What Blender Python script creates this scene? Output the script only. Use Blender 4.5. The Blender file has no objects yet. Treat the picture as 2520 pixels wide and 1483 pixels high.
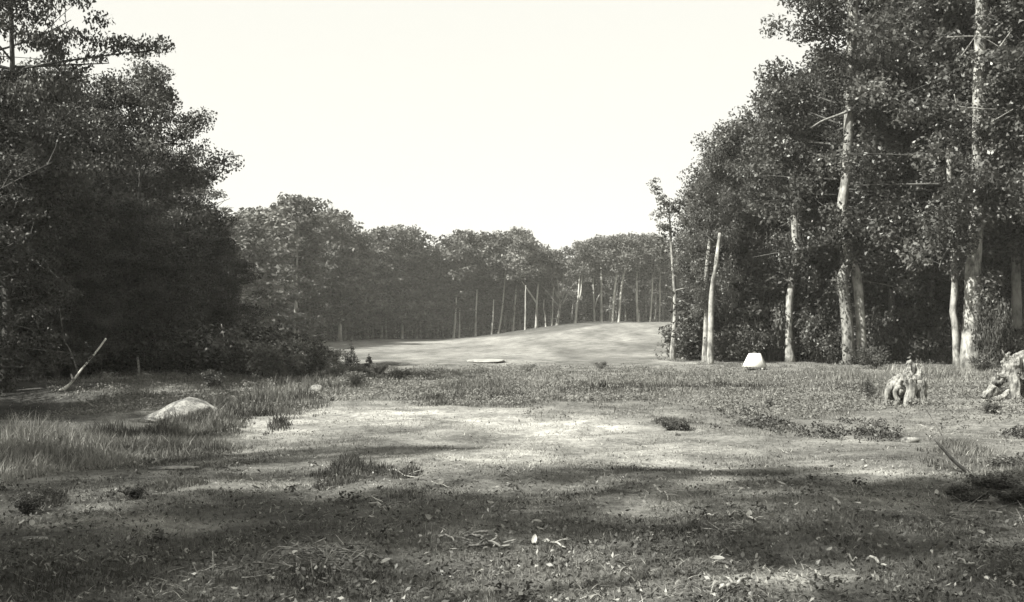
import bpy, math, random
import numpy as np
from mathutils import Vector, Matrix

# ------------------------------------------------------------------ camera, sky, sun, exposure
S = bpy.context.scene
COL = S.collection
F, CX, HZ, ZC = 1150.0, 512.0, 321.0, 1.5          # focal (px at 1024 wide), centre, horizon row, eye height
K = 1024.0 / 2520.0
cam_d = bpy.data.cameras.new("camera")
cam_d.sensor_width = 36.0
cam_d.lens = 36.0 * F / 1024.0
cam_d.shift_y = (HZ - 301.0) / 1024.0
cam_d.clip_start, cam_d.clip_end = 0.1, 3000.0
cam = bpy.data.objects.new("camera", cam_d)
COL.objects.link(cam)
cam.location = (0, 0, ZC)
cam.rotation_euler = (math.radians(90), 0, 0)
S.camera = cam

TINT = (1.0, 0.988, 0.91)                          # the warm silver-print tone of the black and white photograph
EL = math.radians(48.0)
SUNH = (-0.87, -0.49)                               # towards the sun, on the plan
TOSUN = Vector((SUNH[0] * math.cos(EL), SUNH[1] * math.cos(EL), math.sin(EL)))
COT = 1.0 / math.tan(EL)

W = bpy.data.worlds.new("World")
S.world = W
W.use_nodes = True
nt = W.node_tree
nt.nodes.clear()
sky = nt.nodes.new("ShaderNodeTexSky")
sky.sky_type = 'NISHITA'
sky.sun_disc = False
sky.sun_elevation = EL
sky.sun_rotation = math.atan2(SUNH[0], SUNH[1]) % (2 * math.pi)
bw = nt.nodes.new("ShaderNodeRGBToBW")
mx = nt.nodes.new("ShaderNodeMix")                  # an even bright veil of thin cloud over the clear sky
mx.data_type = 'FLOAT'
mx.inputs[0].default_value = 0.88
mx.inputs[3].default_value = 3.2
tn = nt.nodes.new("ShaderNodeVectorMath")
tn.operation = 'SCALE'
tn.inputs[0].default_value = TINT
bg = nt.nodes.new("ShaderNodeBackground")
bg.inputs[1].default_value = 0.10
wo = nt.nodes.new("ShaderNodeOutputWorld")
nt.links.new(sky.outputs[0], bw.inputs[0])
nt.links.new(bw.outputs[0], mx.inputs[2])
nt.links.new(mx.outputs[0], tn.inputs[3])
nt.links.new(tn.outputs[0], bg.inputs[0])
nt.links.new(bg.outputs[0], wo.inputs[0])

sun_d = bpy.data.lights.new("sun", 'SUN')
sun_d.energy = 5.0
sun_d.angle = math.radians(0.7)
sun_d.color = (1.0, 0.985, 0.93)
sun = bpy.data.objects.new("sun", sun_d)
COL.objects.link(sun)
sun.location = (-30, -20, 40)
sun.rotation_euler = (-TOSUN).to_track_quat('-Z', 'Y').to_euler()

S.view_settings.view_transform = 'Standard'
S.view_settings.look = 'None'
S.view_settings.exposure = 1.62
S.view_settings.gamma = 1.0
S.view_settings.use_curve_mapping = False
S.cycles.max_bounces = 5
S.cycles.diffuse_bounces = 2
S.cycles.glossy_bounces = 1
S.cycles.transmission_bounces = 2
S.cycles.volume_bounces = 0
S.cycles.use_denoising = True
S.cycles.denoiser = 'OPENIMAGEDENOISE'
S.cycles.denoising_input_passes = 'RGB_ALBEDO_NORMAL'
S.cycles.denoising_prefilter = 'ACCURATE'
S.cycles.caustics_reflective = False
S.cycles.caustics_refractive = False

# ------------------------------------------------------------------ helpers
rng = np.random.default_rng(7)

def sstep(a, b, x):
    t = np.clip((np.asarray(x, float) - a) / (b - a), 0, 1)
    return t * t * (3 - 2 * t)

def hash3(i, seed):
    i = i.astype(np.int64)
    h = (i[:, 0] * 374761393 + i[:, 1] * 668265263 + i[:, 2] * 2147483647 + seed * 974634777) & 0xFFFFFFFF
    h = ((h ^ (h >> 13)) * 1274126177) & 0xFFFFFFFF
    return ((h ^ (h >> 16)) & 0xFFFF) / 65535.0

def vnoise(p, seed=0):
    p = np.atleast_2d(np.asarray(p, float))
    if p.shape[1] == 2:
        p = np.hstack([p, np.zeros((len(p), 1))])
    i = np.floor(p); f = p - i; f = f * f * (3 - 2 * f)
    r = 0
    for dx in (0, 1):
        for dy in (0, 1):
            for dz in (0, 1):
                w = (f[:, 0] if dx else 1 - f[:, 0]) * (f[:, 1] if dy else 1 - f[:, 1]) * (f[:, 2] if dz else 1 - f[:, 2])
                r = r + w * hash3(i + np.array([dx, dy, dz]), seed)
    return r * 2 - 1

def fbm(p, seed=0, o=4):
    p = np.asarray(p, float); r = 0; a = 0.5
    for k in range(o):
        r = r + a * vnoise(p * (2 ** k), seed + k); a *= 0.5
    return r

def gz(x, y):
    """Height of the ground."""
    x = np.asarray(x, float); y = np.asarray(y, float)
    p = np.stack([x, y], -1).reshape(-1, 2)
    z75 = -0.95 + 0.25 * sstep(0, 12, x)
    z150 = -0.72 + 2.05 * sstep(-9, 11, x) + 0.08 * sstep(14, 24, x)
    z = sstep(41, 72, y) * z75
    z = z + sstep(72, 150, y) * (z150 - z75)
    z = z + 0.012 * np.clip(y - 150, 0, 200)
    z = z - 0.34 * np.exp(-(((x + 10.0) / 3.6) ** 2 + ((y - 21.5) / 3.6) ** 2))     # hollow under the near trees
    z = z + 0.10 * np.exp(-(((x + 11.0) / 3.0) ** 2 + ((y - 27.3) / 0.8) ** 2))
    near = 1 - sstep(30, 60, y)
    n = 0.10 * fbm(p * 0.22, 3, 3) + 0.085 * fbm(p * 0.9, 11, 4)
    z = z + n.reshape(x.shape) * (0.25 + 0.75 * near)
    return z

def G(x, y):
    return float(gz(np.array([x]), np.array([y]))[0])

def wx(u, Y):
    return (u * K - CX) / F * Y

def wz(v, Y):
    return ZC - (v * K - HZ) / F * Y

def gp(u, v):
    Y = 1725.0 / (v * K - HZ)
    return wx(u, Y), Y

def new_mesh(name, V, Fc, tone=None, mat=None, smooth=False):
    me = bpy.data.meshes.new(name)
    V = np.asarray(V, np.float32)
    if isinstance(Fc, np.ndarray):
        n = Fc.shape[1]
        idx = Fc.reshape(-1).astype(np.int32); starts = np.arange(0, len(idx), n, dtype=np.int32)
        tot = np.full(len(Fc), n, np.int32)
    else:
        tot = np.array([len(f) for f in Fc], np.int32)
        starts = np.concatenate([[0], np.cumsum(tot)[:-1]]).astype(np.int32)
        idx = np.array([i for f in Fc for i in f], np.int32)
    me.vertices.add(len(V)); me.vertices.foreach_set("co", V.reshape(-1))
    me.loops.add(len(idx)); me.loops.foreach_set("vertex_index", idx)
    me.polygons.add(len(starts)); me.polygons.foreach_set("loop_start", starts); me.polygons.foreach_set("loop_total", tot)
    if smooth:
        me.polygons.foreach_set("use_smooth", np.ones(len(starts), bool))
    if tone is not None:
        a = me.attributes.new("tone", 'FLOAT', 'POINT')
        a.data.foreach_set("value", np.asarray(tone, np.float32))
    me.update(calc_edges=True)
    me.validate()
    if mat: me.materials.append(mat)
    return me

def obj(name, me, parent=None, loc=None):
    o = bpy.data.objects.new(name, me)
    COL.objects.link(o)
    if parent is not None: o.parent = parent
    if loc is not None: o.location = loc
    return o

def tag(o, label=None, cat=None, group=None, kind=None):
    if label: o["label"] = label
    if cat: o["category"] = cat
    if group: o["group"] = group
    if kind: o["kind"] = kind
    return o

def empty(name, loc, rz=0.0, scale=1.0):
    o = bpy.data.objects.new(name, None)
    COL.objects.link(o)
    o.empty_display_size = 0.2
    o.location = loc; o.rotation_euler = (0, 0, rz)
    o.scale = (scale,) * 3 if np.isscalar(scale) else scale
    return o

class MB:
    def __init__(s): s.V = []; s.F = []; s.n = 0
    def add(s, V, Fc):
        V = np.asarray(V, float)
        s.V.append(V); s.F += [tuple(int(i) + s.n for i in f) for f in Fc]; s.n += len(V)
    def tube(s, P, R, k=6, rough=0.0, seed=0, cap=True):
        P = np.asarray(P, float); R = np.asarray(R, float)
        n = len(P)
        T = np.gradient(P, axis=0); T /= np.linalg.norm(T, axis=1)[:, None] + 1e-9
        ref = np.array([1.0, 0.02, 0.01]) if abs(T[:, 0]).mean() < 0.8 else np.array([0.01, 0.02, 1.0])
        A = np.cross(T, ref); A /= np.linalg.norm(A, axis=1)[:, None] + 1e-9
        B = np.cross(T, A)
        th = np.linspace(0, 2 * math.pi, k, endpoint=False)
        rr = np.ones((n, k))
        if rough:
            q = np.stack([np.repeat(np.arange(n) * 0.45, k), np.tile(np.cos(th) * 1.3, n), np.tile(np.sin(th) * 1.3, n)], -1)
            rr = 1 + rough * fbm(q, seed, 3).reshape(n, k) * 1.6
        V = P[:, None] + (R[:, None] * rr)[:, :, None] * (np.cos(th)[None, :, None] * A[:, None] + np.sin(th)[None, :, None] * B[:, None])
        V = V.reshape(-1, 3)
        Fc = [(i * k + j, i * k + (j + 1) % k, (i + 1) * k + (j + 1) % k, (i + 1) * k + j) for i in range(n - 1) for j in range(k)]
        if cap:
            Fc.append(tuple(range(k - 1, -1, -1))); Fc.append(tuple((n - 1) * k + j for j in range(k)))
        s.add(V, Fc)
    def mesh(s, name, mat, smooth=True):
        return new_mesh(name, np.vstack(s.V), s.F, mat=mat, smooth=smooth)

def curve_pts(ctrl, n):
    """Catmull-Rom through control points."""
    c = np.asarray(ctrl, float)
    c = np.vstack([2 * c[0] - c[1], c, 2 * c[-1] - c[-2]])
    out = []
    m = len(c) - 3
    for t in np.linspace(0, m - 1e-6, n):
        i = int(t); f = t - i
        p0, p1, p2, p3 = c[i:i + 4]
        out.append(0.5 * (2 * p1 + (p2 - p0) * f + (2 * p0 - 5 * p1 + 4 * p2 - p3) * f * f + (3 * p1 - p0 - 3 * p2 + p3) * f ** 3))
    return np.array(out)

def label_between(items, desc, marks):
    """Distinct labels for repeats: between which two landmarks each one stands, and in which order."""
    items = sorted(items, key=lambda q: q[1]); names = ['first', 'second', 'third', 'fourth', 'fifth', 'sixth', 'seventh', 'eighth', 'ninth', 'tenth', 'eleventh', 'twelfth', 'thirteenth', 'fourteenth', 'fifteenth', 'sixteenth']
    cells = {}
    for o, u in items:
        k = sum(1 for m in marks if m[0] <= u); cells.setdefault(k, []).append(o)
    for k, os_ in cells.items():
        a = marks[k - 1][1] if k else None; b = marks[k][1] if k < len(marks) else None
        if a and b: tail = f"between {a} and {b}"
        elif a: tail = f"beyond {a}"
        else: tail = f"beside {b}"
        for i, o in enumerate(os_):
            o['label'] = (f"{desc} {tail}" if len(os_) == 1 else f"{names[i]} {desc} {tail}")
MARK_R = [(1747, 'the pale pair'), (1857, 'the white box'), (1947, 'the S-curved trunk'), (2090, 'the forked trunk'), (2195, 'the slim trunk'), (2390, 'the thickest trunk')]
MARK_F = [(733, 'the near-corner stem'), (836, 'the airy tree'), (990, 'the lone far trunk'), (1120, 'the bright pair'), (1268, 'the peaked tree'), (1375, 'the vase-shaped tree'), (1515, 'the leaning pair')]
MARK_L = [(150, 'the leaning sapling'), (338, 'the broken stub'), (452, 'the boulder'), (552, 'the crooked stem')]

# ------------------------------------------------------------------ materials
def mat_new(name):
    m = bpy.data.materials.new(name); m.use_nodes = True
    nt = m.node_tree; nt.nodes.clear()
    return m, nt, (lambda t, **k: _n(nt, t, **k)), nt.links.new

def _n(nt, t, **k):
    n = nt.nodes.new(t)
    for a, b in k.items(): setattr(n, a, b)
    return n

def grey_from(nt, N, L, val_socket):
    v = N("ShaderNodeVectorMath", operation='SCALE'); v.inputs[0].default_value = TINT
    L(val_socket, v.inputs[3])
    return v.outputs[0]

def ramp_val(N, L, src, pts):
    r = N("ShaderNodeMapRange"); r.interpolation_type = 'SMOOTHSTEP'
    r.inputs[1].default_value, r.inputs[2].default_value, r.inputs[3].default_value, r.inputs[4].default_value = pts
    L(src, r.inputs[0])
    return r.outputs[0]

def mat_leaf(name, lo, hi, trans=0.25, gloss=0.06, rough=0.45):
    m, nt, N, L = mat_new(name)
    at = N("ShaderNodeAttribute", attribute_name="tone")
    oi = N("ShaderNodeObjectInfo")
    r = ramp_val(N, L, at.outputs["Fac"], (0, 1, lo, hi))
    var = N("ShaderNodeMapRange"); var.inputs[3].default_value = 0.75; var.inputs[4].default_value = 1.3
    L(oi.outputs["Random"], var.inputs[0])
    mu = N("ShaderNodeMath", operation='MULTIPLY'); L(r, mu.inputs[0]); L(var.outputs[0], mu.inputs[1])
    c = grey_from(nt, N, L, mu.outputs[0])
    d = N("ShaderNodeBsdfDiffuse"); L(c, d.inputs[0])
    t = N("ShaderNodeBsdfTranslucent"); L(c, t.inputs[0])
    g = N("ShaderNodeBsdfGlossy"); g.inputs["Roughness"].default_value = rough; g.inputs[0].default_value = (0.8, 0.8, 0.76, 1)
    a = N("ShaderNodeMixShader"); a.inputs[0].default_value = trans; L(d.outputs[0], a.inputs[1]); L(t.outputs[0], a.inputs[2])
    b = N("ShaderNodeMixShader"); b.inputs[0].default_value = gloss; L(a.outputs[0], b.inputs[1]); L(g.outputs[0], b.inputs[2])
    o = N("ShaderNodeOutputMaterial"); L(b.outputs[0], o.inputs[0])
    return m

def mat_wood(name, lo, hi, scale=6.0, stretch=0.25, bump=0.6, blotch=1.6):
    m, nt, N, L = mat_new(name)
    tc = N("ShaderNodeTexCoord")
    mp = N("ShaderNodeMapping"); mp.inputs["Scale"].default_value = (1, 1, stretch); L(tc.outputs["Object"], mp.inputs[0])
    n1 = N("ShaderNodeTexNoise"); n1.inputs["Scale"].default_value = scale; n1.inputs["Detail"].default_value = 6; n1.inputs["Roughness"].default_value = 0.65
    L(mp.outputs[0], n1.inputs["Vector"])
    n2 = N("ShaderNodeTexNoise"); n2.inputs["Scale"].default_value = blotch; n2.inputs["Detail"].default_value = 3
    L(tc.outputs["Object"], n2.inputs["Vector"])
    mm = N("ShaderNodeMath", operation='MULTIPLY_ADD'); mm.inputs[1].default_value = 0.55
    L(n1.outputs[0], mm.inputs[0])
    m2 = N("ShaderNodeMath", operation='MULTIPLY'); m2.inputs[1].default_value = 0.45; L(n2.outputs[0], m2.inputs[0]); L(m2.outputs[0], mm.inputs[2])
    r = ramp_val(N, L, mm.outputs[0], (0.36, 0.62, lo, hi))
    c = grey_from(nt, N, L, r)
    p = N("ShaderNodeBsdfPrincipled"); p.inputs["Roughness"].default_value = 0.85; L(c, p.inputs["Base Color"])
    p.inputs["Specular IOR Level"].default_value = 0.2
    b = N("ShaderNodeBump"); b.inputs["Strength"].default_value = bump; b.inputs["Distance"].default_value = 0.03
    L(n1.outputs[0], b.inputs["Height"]); L(b.outputs[0], p.inputs["Normal"])
    o = N("ShaderNodeOutputMaterial"); L(p.outputs[0], o.inputs[0])
    return m

def mat_blade(name, lo, hi, trans=0.3):
    m, nt, N, L = mat_new(name)
    at = N("ShaderNodeAttribute", attribute_name="tone")
    r = N("ShaderNodeMapRange"); r.inputs[3].default_value = lo; r.inputs[4].default_value = hi; L(at.outputs["Fac"], r.inputs[0])
    c = grey_from(nt, N, L, r.outputs[0])
    d = N("ShaderNodeBsdfDiffuse"); L(c, d.inputs[0])
    t = N("ShaderNodeBsdfTranslucent"); L(c, t.inputs[0])
    a = N("ShaderNodeMixShader"); a.inputs[0].default_value = trans; L(d.outputs[0], a.inputs[1]); L(t.outputs[0], a.inputs[2])
    o = N("ShaderNodeOutputMaterial"); L(a.outputs[0], o.inputs[0])
    return m

M = {}
M['leaf_right'] = mat_leaf('oak_leaf', 0.026, 0.115, 0.3, 0.032, 0.42)
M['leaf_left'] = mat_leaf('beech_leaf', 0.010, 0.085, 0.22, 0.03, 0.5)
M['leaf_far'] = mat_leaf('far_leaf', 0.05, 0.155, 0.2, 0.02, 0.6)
M['leaf_bush'] = mat_leaf('bush_leaf', 0.030, 0.105, 0.25, 0.02)
M['leaf_herb'] = mat_leaf('herb_leaf', 0.075, 0.165, 0.3, 0.02, 0.7)
M['bark_pale'] = mat_wood('pale_bark', 0.07, 0.33, 9, 0.4, 0.9, 2.2)
M['bark_mid'] = mat_wood('mid_bark', 0.05, 0.22, 9, 0.35, 0.9, 2.2)
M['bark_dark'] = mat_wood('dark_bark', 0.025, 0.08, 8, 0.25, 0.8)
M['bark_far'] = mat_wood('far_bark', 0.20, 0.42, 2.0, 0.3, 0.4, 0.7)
M['dead_wood'] = mat_wood('weathered_wood', 0.03, 0.25, 22, 0.22, 1.0, 7)
M['bleached_sunlit'] = mat_wood('bleached_sunlit_wood', 0.30, 0.75, 14, 0.4, 0.6, 6)  # bleached wood, made paler still to paint in missing sunlight
M['stick'] = mat_wood('stick_wood', 0.07, 0.33, 26, 0.8, 0.8, 14)
M['grass'] = mat_blade('grass_blade', 0.0, 1.0, 0.3)
M['dry_leaf'] = mat_leaf('dry_leaf', 0.06, 0.27, 0.15, 0.03)

def mat_stone():
    m, nt, N, L = mat_new('boulder_stone')
    tc = N("ShaderNodeTexCoord")
    n1 = N("ShaderNodeTexNoise"); n1.inputs["Scale"].default_value = 5; n1.inputs["Detail"].default_value = 8; n1.inputs["Roughness"].default_value = 0.7
    L(tc.outputs["Object"], n1.inputs["Vector"])
    n2 = N("ShaderNodeTexNoise"); n2.inputs["Scale"].default_value = 45; n2.inputs["Detail"].default_value = 4
    L(tc.outputs["Object"], n2.inputs["Vector"])
    mm = N("ShaderNodeMath", operation='MULTIPLY_ADD'); mm.inputs[1].default_value = 0.3; L(n2.outputs[0], mm.inputs[0])
    m2 = N("ShaderNodeMath", operation='MULTIPLY'); m2.inputs[1].default_value = 0.7; L(n1.outputs[0], m2.inputs[0]); L(m2.outputs[0], mm.inputs[2])
    r = ramp_val(N, L, mm.outputs[0], (0.40, 0.60, 0.04, 0.21))
    c = grey_from(nt, N, L, r)
    p = N("ShaderNodeBsdfPrincipled"); p.inputs["Roughness"].default_value = 0.9; L(c, p.inputs["Base Color"])
    b = N("ShaderNodeBump"); b.inputs["Strength"].default_value = 0.5; b.inputs["Distance"].default_value = 0.02
    L(mm.outputs[0], b.inputs["Height"]); L(b.outputs[0], p.inputs["Normal"])
    o = N("ShaderNodeOutputMaterial"); L(p.outputs[0], o.inputs[0])
    return m
M['stone'] = mat_stone()

def mat_flat(name, v, rough=0.7, n=0.12, scale=20):
    m, nt, N, L = mat_new(name)
    tc = N("ShaderNodeTexCoord")
    n1 = N("ShaderNodeTexNoise"); n1.inputs["Scale"].default_value = scale; n1.inputs["Detail"].default_value = 6
    L(tc.outputs["Object"], n1.inputs["Vector"])
    r = ramp_val(N, L, n1.outputs[0], (0.3, 0.7, v * (1 - n), v * (1 + n)))
    c = grey_from(nt, N, L, r)
    p = N("ShaderNodeBsdfPrincipled"); p.inputs["Roughness"].default_value = rough; L(c, p.inputs["Base Color"])
    b = N("ShaderNodeBump"); b.inputs["Strength"].default_value = 0.3; b.inputs["Distance"].default_value = 0.01
    L(n1.outputs[0], b.inputs["Height"]); L(b.outputs[0], p.inputs["Normal"])
    o = N("ShaderNodeOutputMaterial"); L(p.outputs[0], o.inputs[0])
    return m
M['white_paint'] = mat_flat('white_paint', 0.52, 0.6, 0.06, 9)
M['sand'] = mat_flat('pale_sand', 0.21, 0.95, 0.2, 3)
M['grey_sand'] = mat_flat('grey_sand', 0.07, 0.95, 0.3, 14)

def mat_ground():
    m, nt, N, L = mat_new('soil_and_turf')
    tc = N("ShaderNodeTexCoord")
    at = N("ShaderNodeAttribute", attribute_name="tone")
    def noise(sc, det, rg):
        n = N("ShaderNodeTexNoise"); n.inputs["Scale"].default_value = sc; n.inputs["Detail"].default_value = det; n.inputs["Roughness"].default_value = rg
        L(tc.outputs["Object"], n.inputs["Vector"]); return n.outputs[0]
    a, b_, c_ = noise(1.3, 5, 0.6), noise(9, 6, 0.7), noise(55, 4, 0.7)
    s = N("ShaderNodeMath", operation='MULTIPLY_ADD'); s.inputs[1].default_value = 0.4; L(a, s.inputs[0])
    s1 = N("ShaderNodeMath", operation='MULTIPLY_ADD'); s1.inputs[1].default_value = 0.35; L(b_, s1.inputs[0])
    s2 = N("ShaderNodeMath", operation='MULTIPLY'); s2.inputs[1].default_value = 0.25; L(c_, s2.inputs[0])
    L(s2.outputs[0], s1.inputs[2]); L(s1.outputs[0], s.inputs[2])
    v = ramp_val(N, L, s.outputs[0], (0.36, 0.64, 0.35, 1.65))
    mu = N("ShaderNodeMath", operation='MULTIPLY'); L(v, mu.inputs[0]); L(at.outputs["Fac"], mu.inputs[1])
    c = grey_from(nt, N, L, mu.outputs[0])
    p = N("ShaderNodeBsdfPrincipled"); p.inputs["Roughness"].default_value = 0.95; L(c, p.inputs["Base Color"])
    p.inputs["Specular IOR Level"].default_value = 0.1
    bp = N("ShaderNodeBump"); bp.inputs["Strength"].default_value = 0.9; bp.inputs["Distance"].default_value = 0.08
    L(s1.outputs[0], bp.inputs["Height"]); L(bp.outputs[0], p.inputs["Normal"])
    o = N("ShaderNodeOutputMaterial"); L(p.outputs[0], o.inputs[0])
    return m
M['ground'] = mat_ground()

# ------------------------------------------------------------------ the ground: what grows where
# pale worn sandy ground with straw, and sunlit patches painted pale: (u, v, half width u, half height v, amount)
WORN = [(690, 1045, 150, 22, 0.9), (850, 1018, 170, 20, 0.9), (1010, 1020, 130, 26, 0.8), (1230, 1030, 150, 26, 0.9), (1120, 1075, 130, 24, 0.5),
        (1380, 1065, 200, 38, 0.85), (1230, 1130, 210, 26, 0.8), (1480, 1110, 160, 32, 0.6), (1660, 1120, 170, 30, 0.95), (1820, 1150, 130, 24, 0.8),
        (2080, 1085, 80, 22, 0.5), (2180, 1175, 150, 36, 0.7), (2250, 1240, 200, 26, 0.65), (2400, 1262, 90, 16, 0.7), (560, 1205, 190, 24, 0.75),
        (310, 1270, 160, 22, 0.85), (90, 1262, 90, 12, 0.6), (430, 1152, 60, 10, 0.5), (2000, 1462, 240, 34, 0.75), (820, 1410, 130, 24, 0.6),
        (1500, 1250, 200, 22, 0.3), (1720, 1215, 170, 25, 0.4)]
# tall grass: (u, v, su, sv, height m, tone)
TALL = [(60, 1120, 150, 60, 0.34, 0.17), (260, 1100, 160, 45, 0.28, 0.17), (470, 1085, 150, 40, 0.20, 0.11), (650, 990, 140, 34, 0.34, 0.09), (760, 945, 150, 30, 0.30, 0.12),
        (450, 1042, 130, 20, 0.30, 0.10), (830, 1165, 80, 30, 0.32, 0.07), (940, 1175, 26, 14, 0.24, 0.06), (770, 1035, 26, 18, 0.26, 0.09), (1150, 965, 120, 26, 0.22, 0.10),
        (1500, 955, 200, 16, 0.20, 0.08), (1800, 955, 180, 16, 0.18, 0.08), (2330, 925, 160, 14, 0.36, 0.17), (2080, 930, 120, 20, 0.25, 0.13), (2120, 965, 30, 26, 0.28, 0.08),
        (2480, 1150, 120, 60, 0.15, 0.10), (1655, 1050, 50, 16, 0.16, 0.05), (330, 1215, 60, 14, 0.14, 0.07), (60, 1235, 60, 18, 0.16, 0.07)]

def uv_of(x, y):
    y = np.maximum(np.asarray(y, float), 3.0)
    return (np.asarray(x) / y * F + CX) / K, (HZ + 1725.0 / y) / K

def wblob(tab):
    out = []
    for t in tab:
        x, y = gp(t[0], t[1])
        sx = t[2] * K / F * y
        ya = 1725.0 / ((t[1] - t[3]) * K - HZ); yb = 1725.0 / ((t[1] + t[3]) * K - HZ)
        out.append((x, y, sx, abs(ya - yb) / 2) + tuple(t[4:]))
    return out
WORN_SUNLIT_W, TALL_W = wblob(WORN), wblob(TALL)

def worn_sunlit_at(x, y):
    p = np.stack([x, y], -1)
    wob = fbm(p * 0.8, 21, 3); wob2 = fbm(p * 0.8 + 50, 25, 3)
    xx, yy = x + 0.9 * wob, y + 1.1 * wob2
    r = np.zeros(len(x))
    for (bx, by, sx, sy, a) in WORN_SUNLIT_W:
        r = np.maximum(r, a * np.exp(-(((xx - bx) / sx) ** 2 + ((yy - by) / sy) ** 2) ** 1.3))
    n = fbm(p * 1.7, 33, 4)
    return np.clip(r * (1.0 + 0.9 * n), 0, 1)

def lawn_at(x, y):
    """1 on the mown fairway, 0 in the rough."""
    left = np.interp(y, [36, 60, 100, 150], [-4.5, -11.5, -18.5, -28])
    right = np.interp(y, [36, 60, 100, 160], [4.6, 9.5, 17, 30])
    far = np.interp(x, [-28, -15, -5, 0.5, 4, 9, 14, 30], [138, 141, 138, 125, 119, 130, 147, 152])  # far edge drawn where the sunlit grass ends
    e = 1.2 * fbm(np.stack([x, y], -1) * 0.25, 5, 3) + 5.0 * (1 - sstep(44, 52, y)) * fbm(np.stack([x, y], -1) * 0.6, 6, 3)
    return sstep(36.5, 41, y + e) * sstep(-0.8, 0.8, x - left + e) * sstep(-0.8, 0.8, right - x + e) * (1 - sstep(-3, 3, y - far + 3 * e))

def ground_tone(x, y):
    p = np.stack([x, y], -1)
    w = worn_sunlit_at(x, y)
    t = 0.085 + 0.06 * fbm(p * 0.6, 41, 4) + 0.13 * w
    mid = sstep(11, 14, y) * (1 - sstep(36, 44, y)) * sstep(-0.36, -0.2, x / np.maximum(y, 1))
    t = t + 0.03 * mid
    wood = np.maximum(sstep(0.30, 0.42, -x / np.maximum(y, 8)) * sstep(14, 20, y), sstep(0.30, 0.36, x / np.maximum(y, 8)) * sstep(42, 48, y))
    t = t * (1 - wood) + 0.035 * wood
    lw = lawn_at(x, y)
    t = t * (1 - lw) + (0.128 + 0.06 * fbm(p * np.array([0.10, 0.035]), 44, 4) + 0.09 * fbm(p * np.array([0.5, 0.12]), 46, 3)) * lw
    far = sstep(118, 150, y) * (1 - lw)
    t = t * (1 - far) + 0.05 * far  # rough far bank, tree shade painted into its dark tone
    return np.clip(t, 0.02, 0.6)

def axis(segs):
    out = []
    for a, b, d in segs: out += list(np.arange(a, b, d))
    out.append(segs[-1][1]); return np.array(out)
XS = axis([(-400, -80, 20), (-80, -32, 3), (-32, -12, 0.6), (-12, 12, 0.16), (12, 32, 0.6), (32, 80, 3), (80, 400, 20)])
YS = axis([(-120, -20, 10), (-20, 4, 2), (4, 24, 0.16), (24, 46, 0.35), (46, 180, 1.2), (180, 420, 12)])
gx, gy = np.meshgrid(XS, YS)
gzv = gz(gx.ravel(), gy.ravel())
ny, nx = gx.shape
i0 = (np.arange(ny - 1)[:, None] * nx + np.arange(nx - 1)[None]).ravel()
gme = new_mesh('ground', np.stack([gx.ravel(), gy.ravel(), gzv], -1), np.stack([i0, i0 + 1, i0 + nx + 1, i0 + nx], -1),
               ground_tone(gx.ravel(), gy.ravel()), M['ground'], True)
tag(obj('ground', gme), kind='structure')

# ------------------------------------------------------------------ foliage generators
def leaves(C, Rc, n_per, size, r, flat=0.5, up=0.6, elong=0.55, tone_c=None, droop=0.15):
    """Leaf quads scattered through clumps at C with radii Rc."""
    n = np.maximum((n_per * (Rc / Rc.mean()) ** 2 * (0.55 + 0.9 * r.random(len(C)))).astype(int), 6)
    ci = np.repeat(np.arange(len(C)), n); Nn = len(ci)
    d = r.normal(size=(Nn, 3)); d /= np.linalg.norm(d, axis=1)[:, None]
    rad = r.random(Nn) ** 0.5
    off = d * rad[:, None] * Rc[ci][:, None]; off[:, 2] *= flat
    P = C[ci] + off
    nrm = r.normal(size=(Nn, 3)) * 0.75 + np.array([0, 0, up]) + d * 0.35
    nrm /= np.linalg.norm(nrm, axis=1)[:, None]
    ax = r.normal(size=(Nn, 3)) + d * 0.8; ax -= (ax * nrm).sum(1)[:, None] * nrm
    ax /= np.linalg.norm(ax, axis=1)[:, None] + 1e-9
    sd = np.cross(nrm, ax)
    s = size * (0.6 + 0.8 * r.random(Nn))[:, None]
    bend = nrm * s * droop * r.normal(size=(Nn, 1))
    w = s * elong * 0.5
    V = np.stack([P - ax * s * .5, P + sd * w + ax * s * .08 + bend, P + ax * s * .5 - bend * .5, P - sd * w + ax * s * .08 + bend], 1).reshape(-1, 3)
    Fq = np.arange(Nn * 4).reshape(-1, 4)
    base = (tone_c if tone_c is not None else r.random(len(C)))[ci]
    tone = np.clip(0.55 * base + 0.45 * r.random(Nn) ** 1.6, 0, 1)
    return V, Fq, np.repeat(tone, 4)

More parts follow.
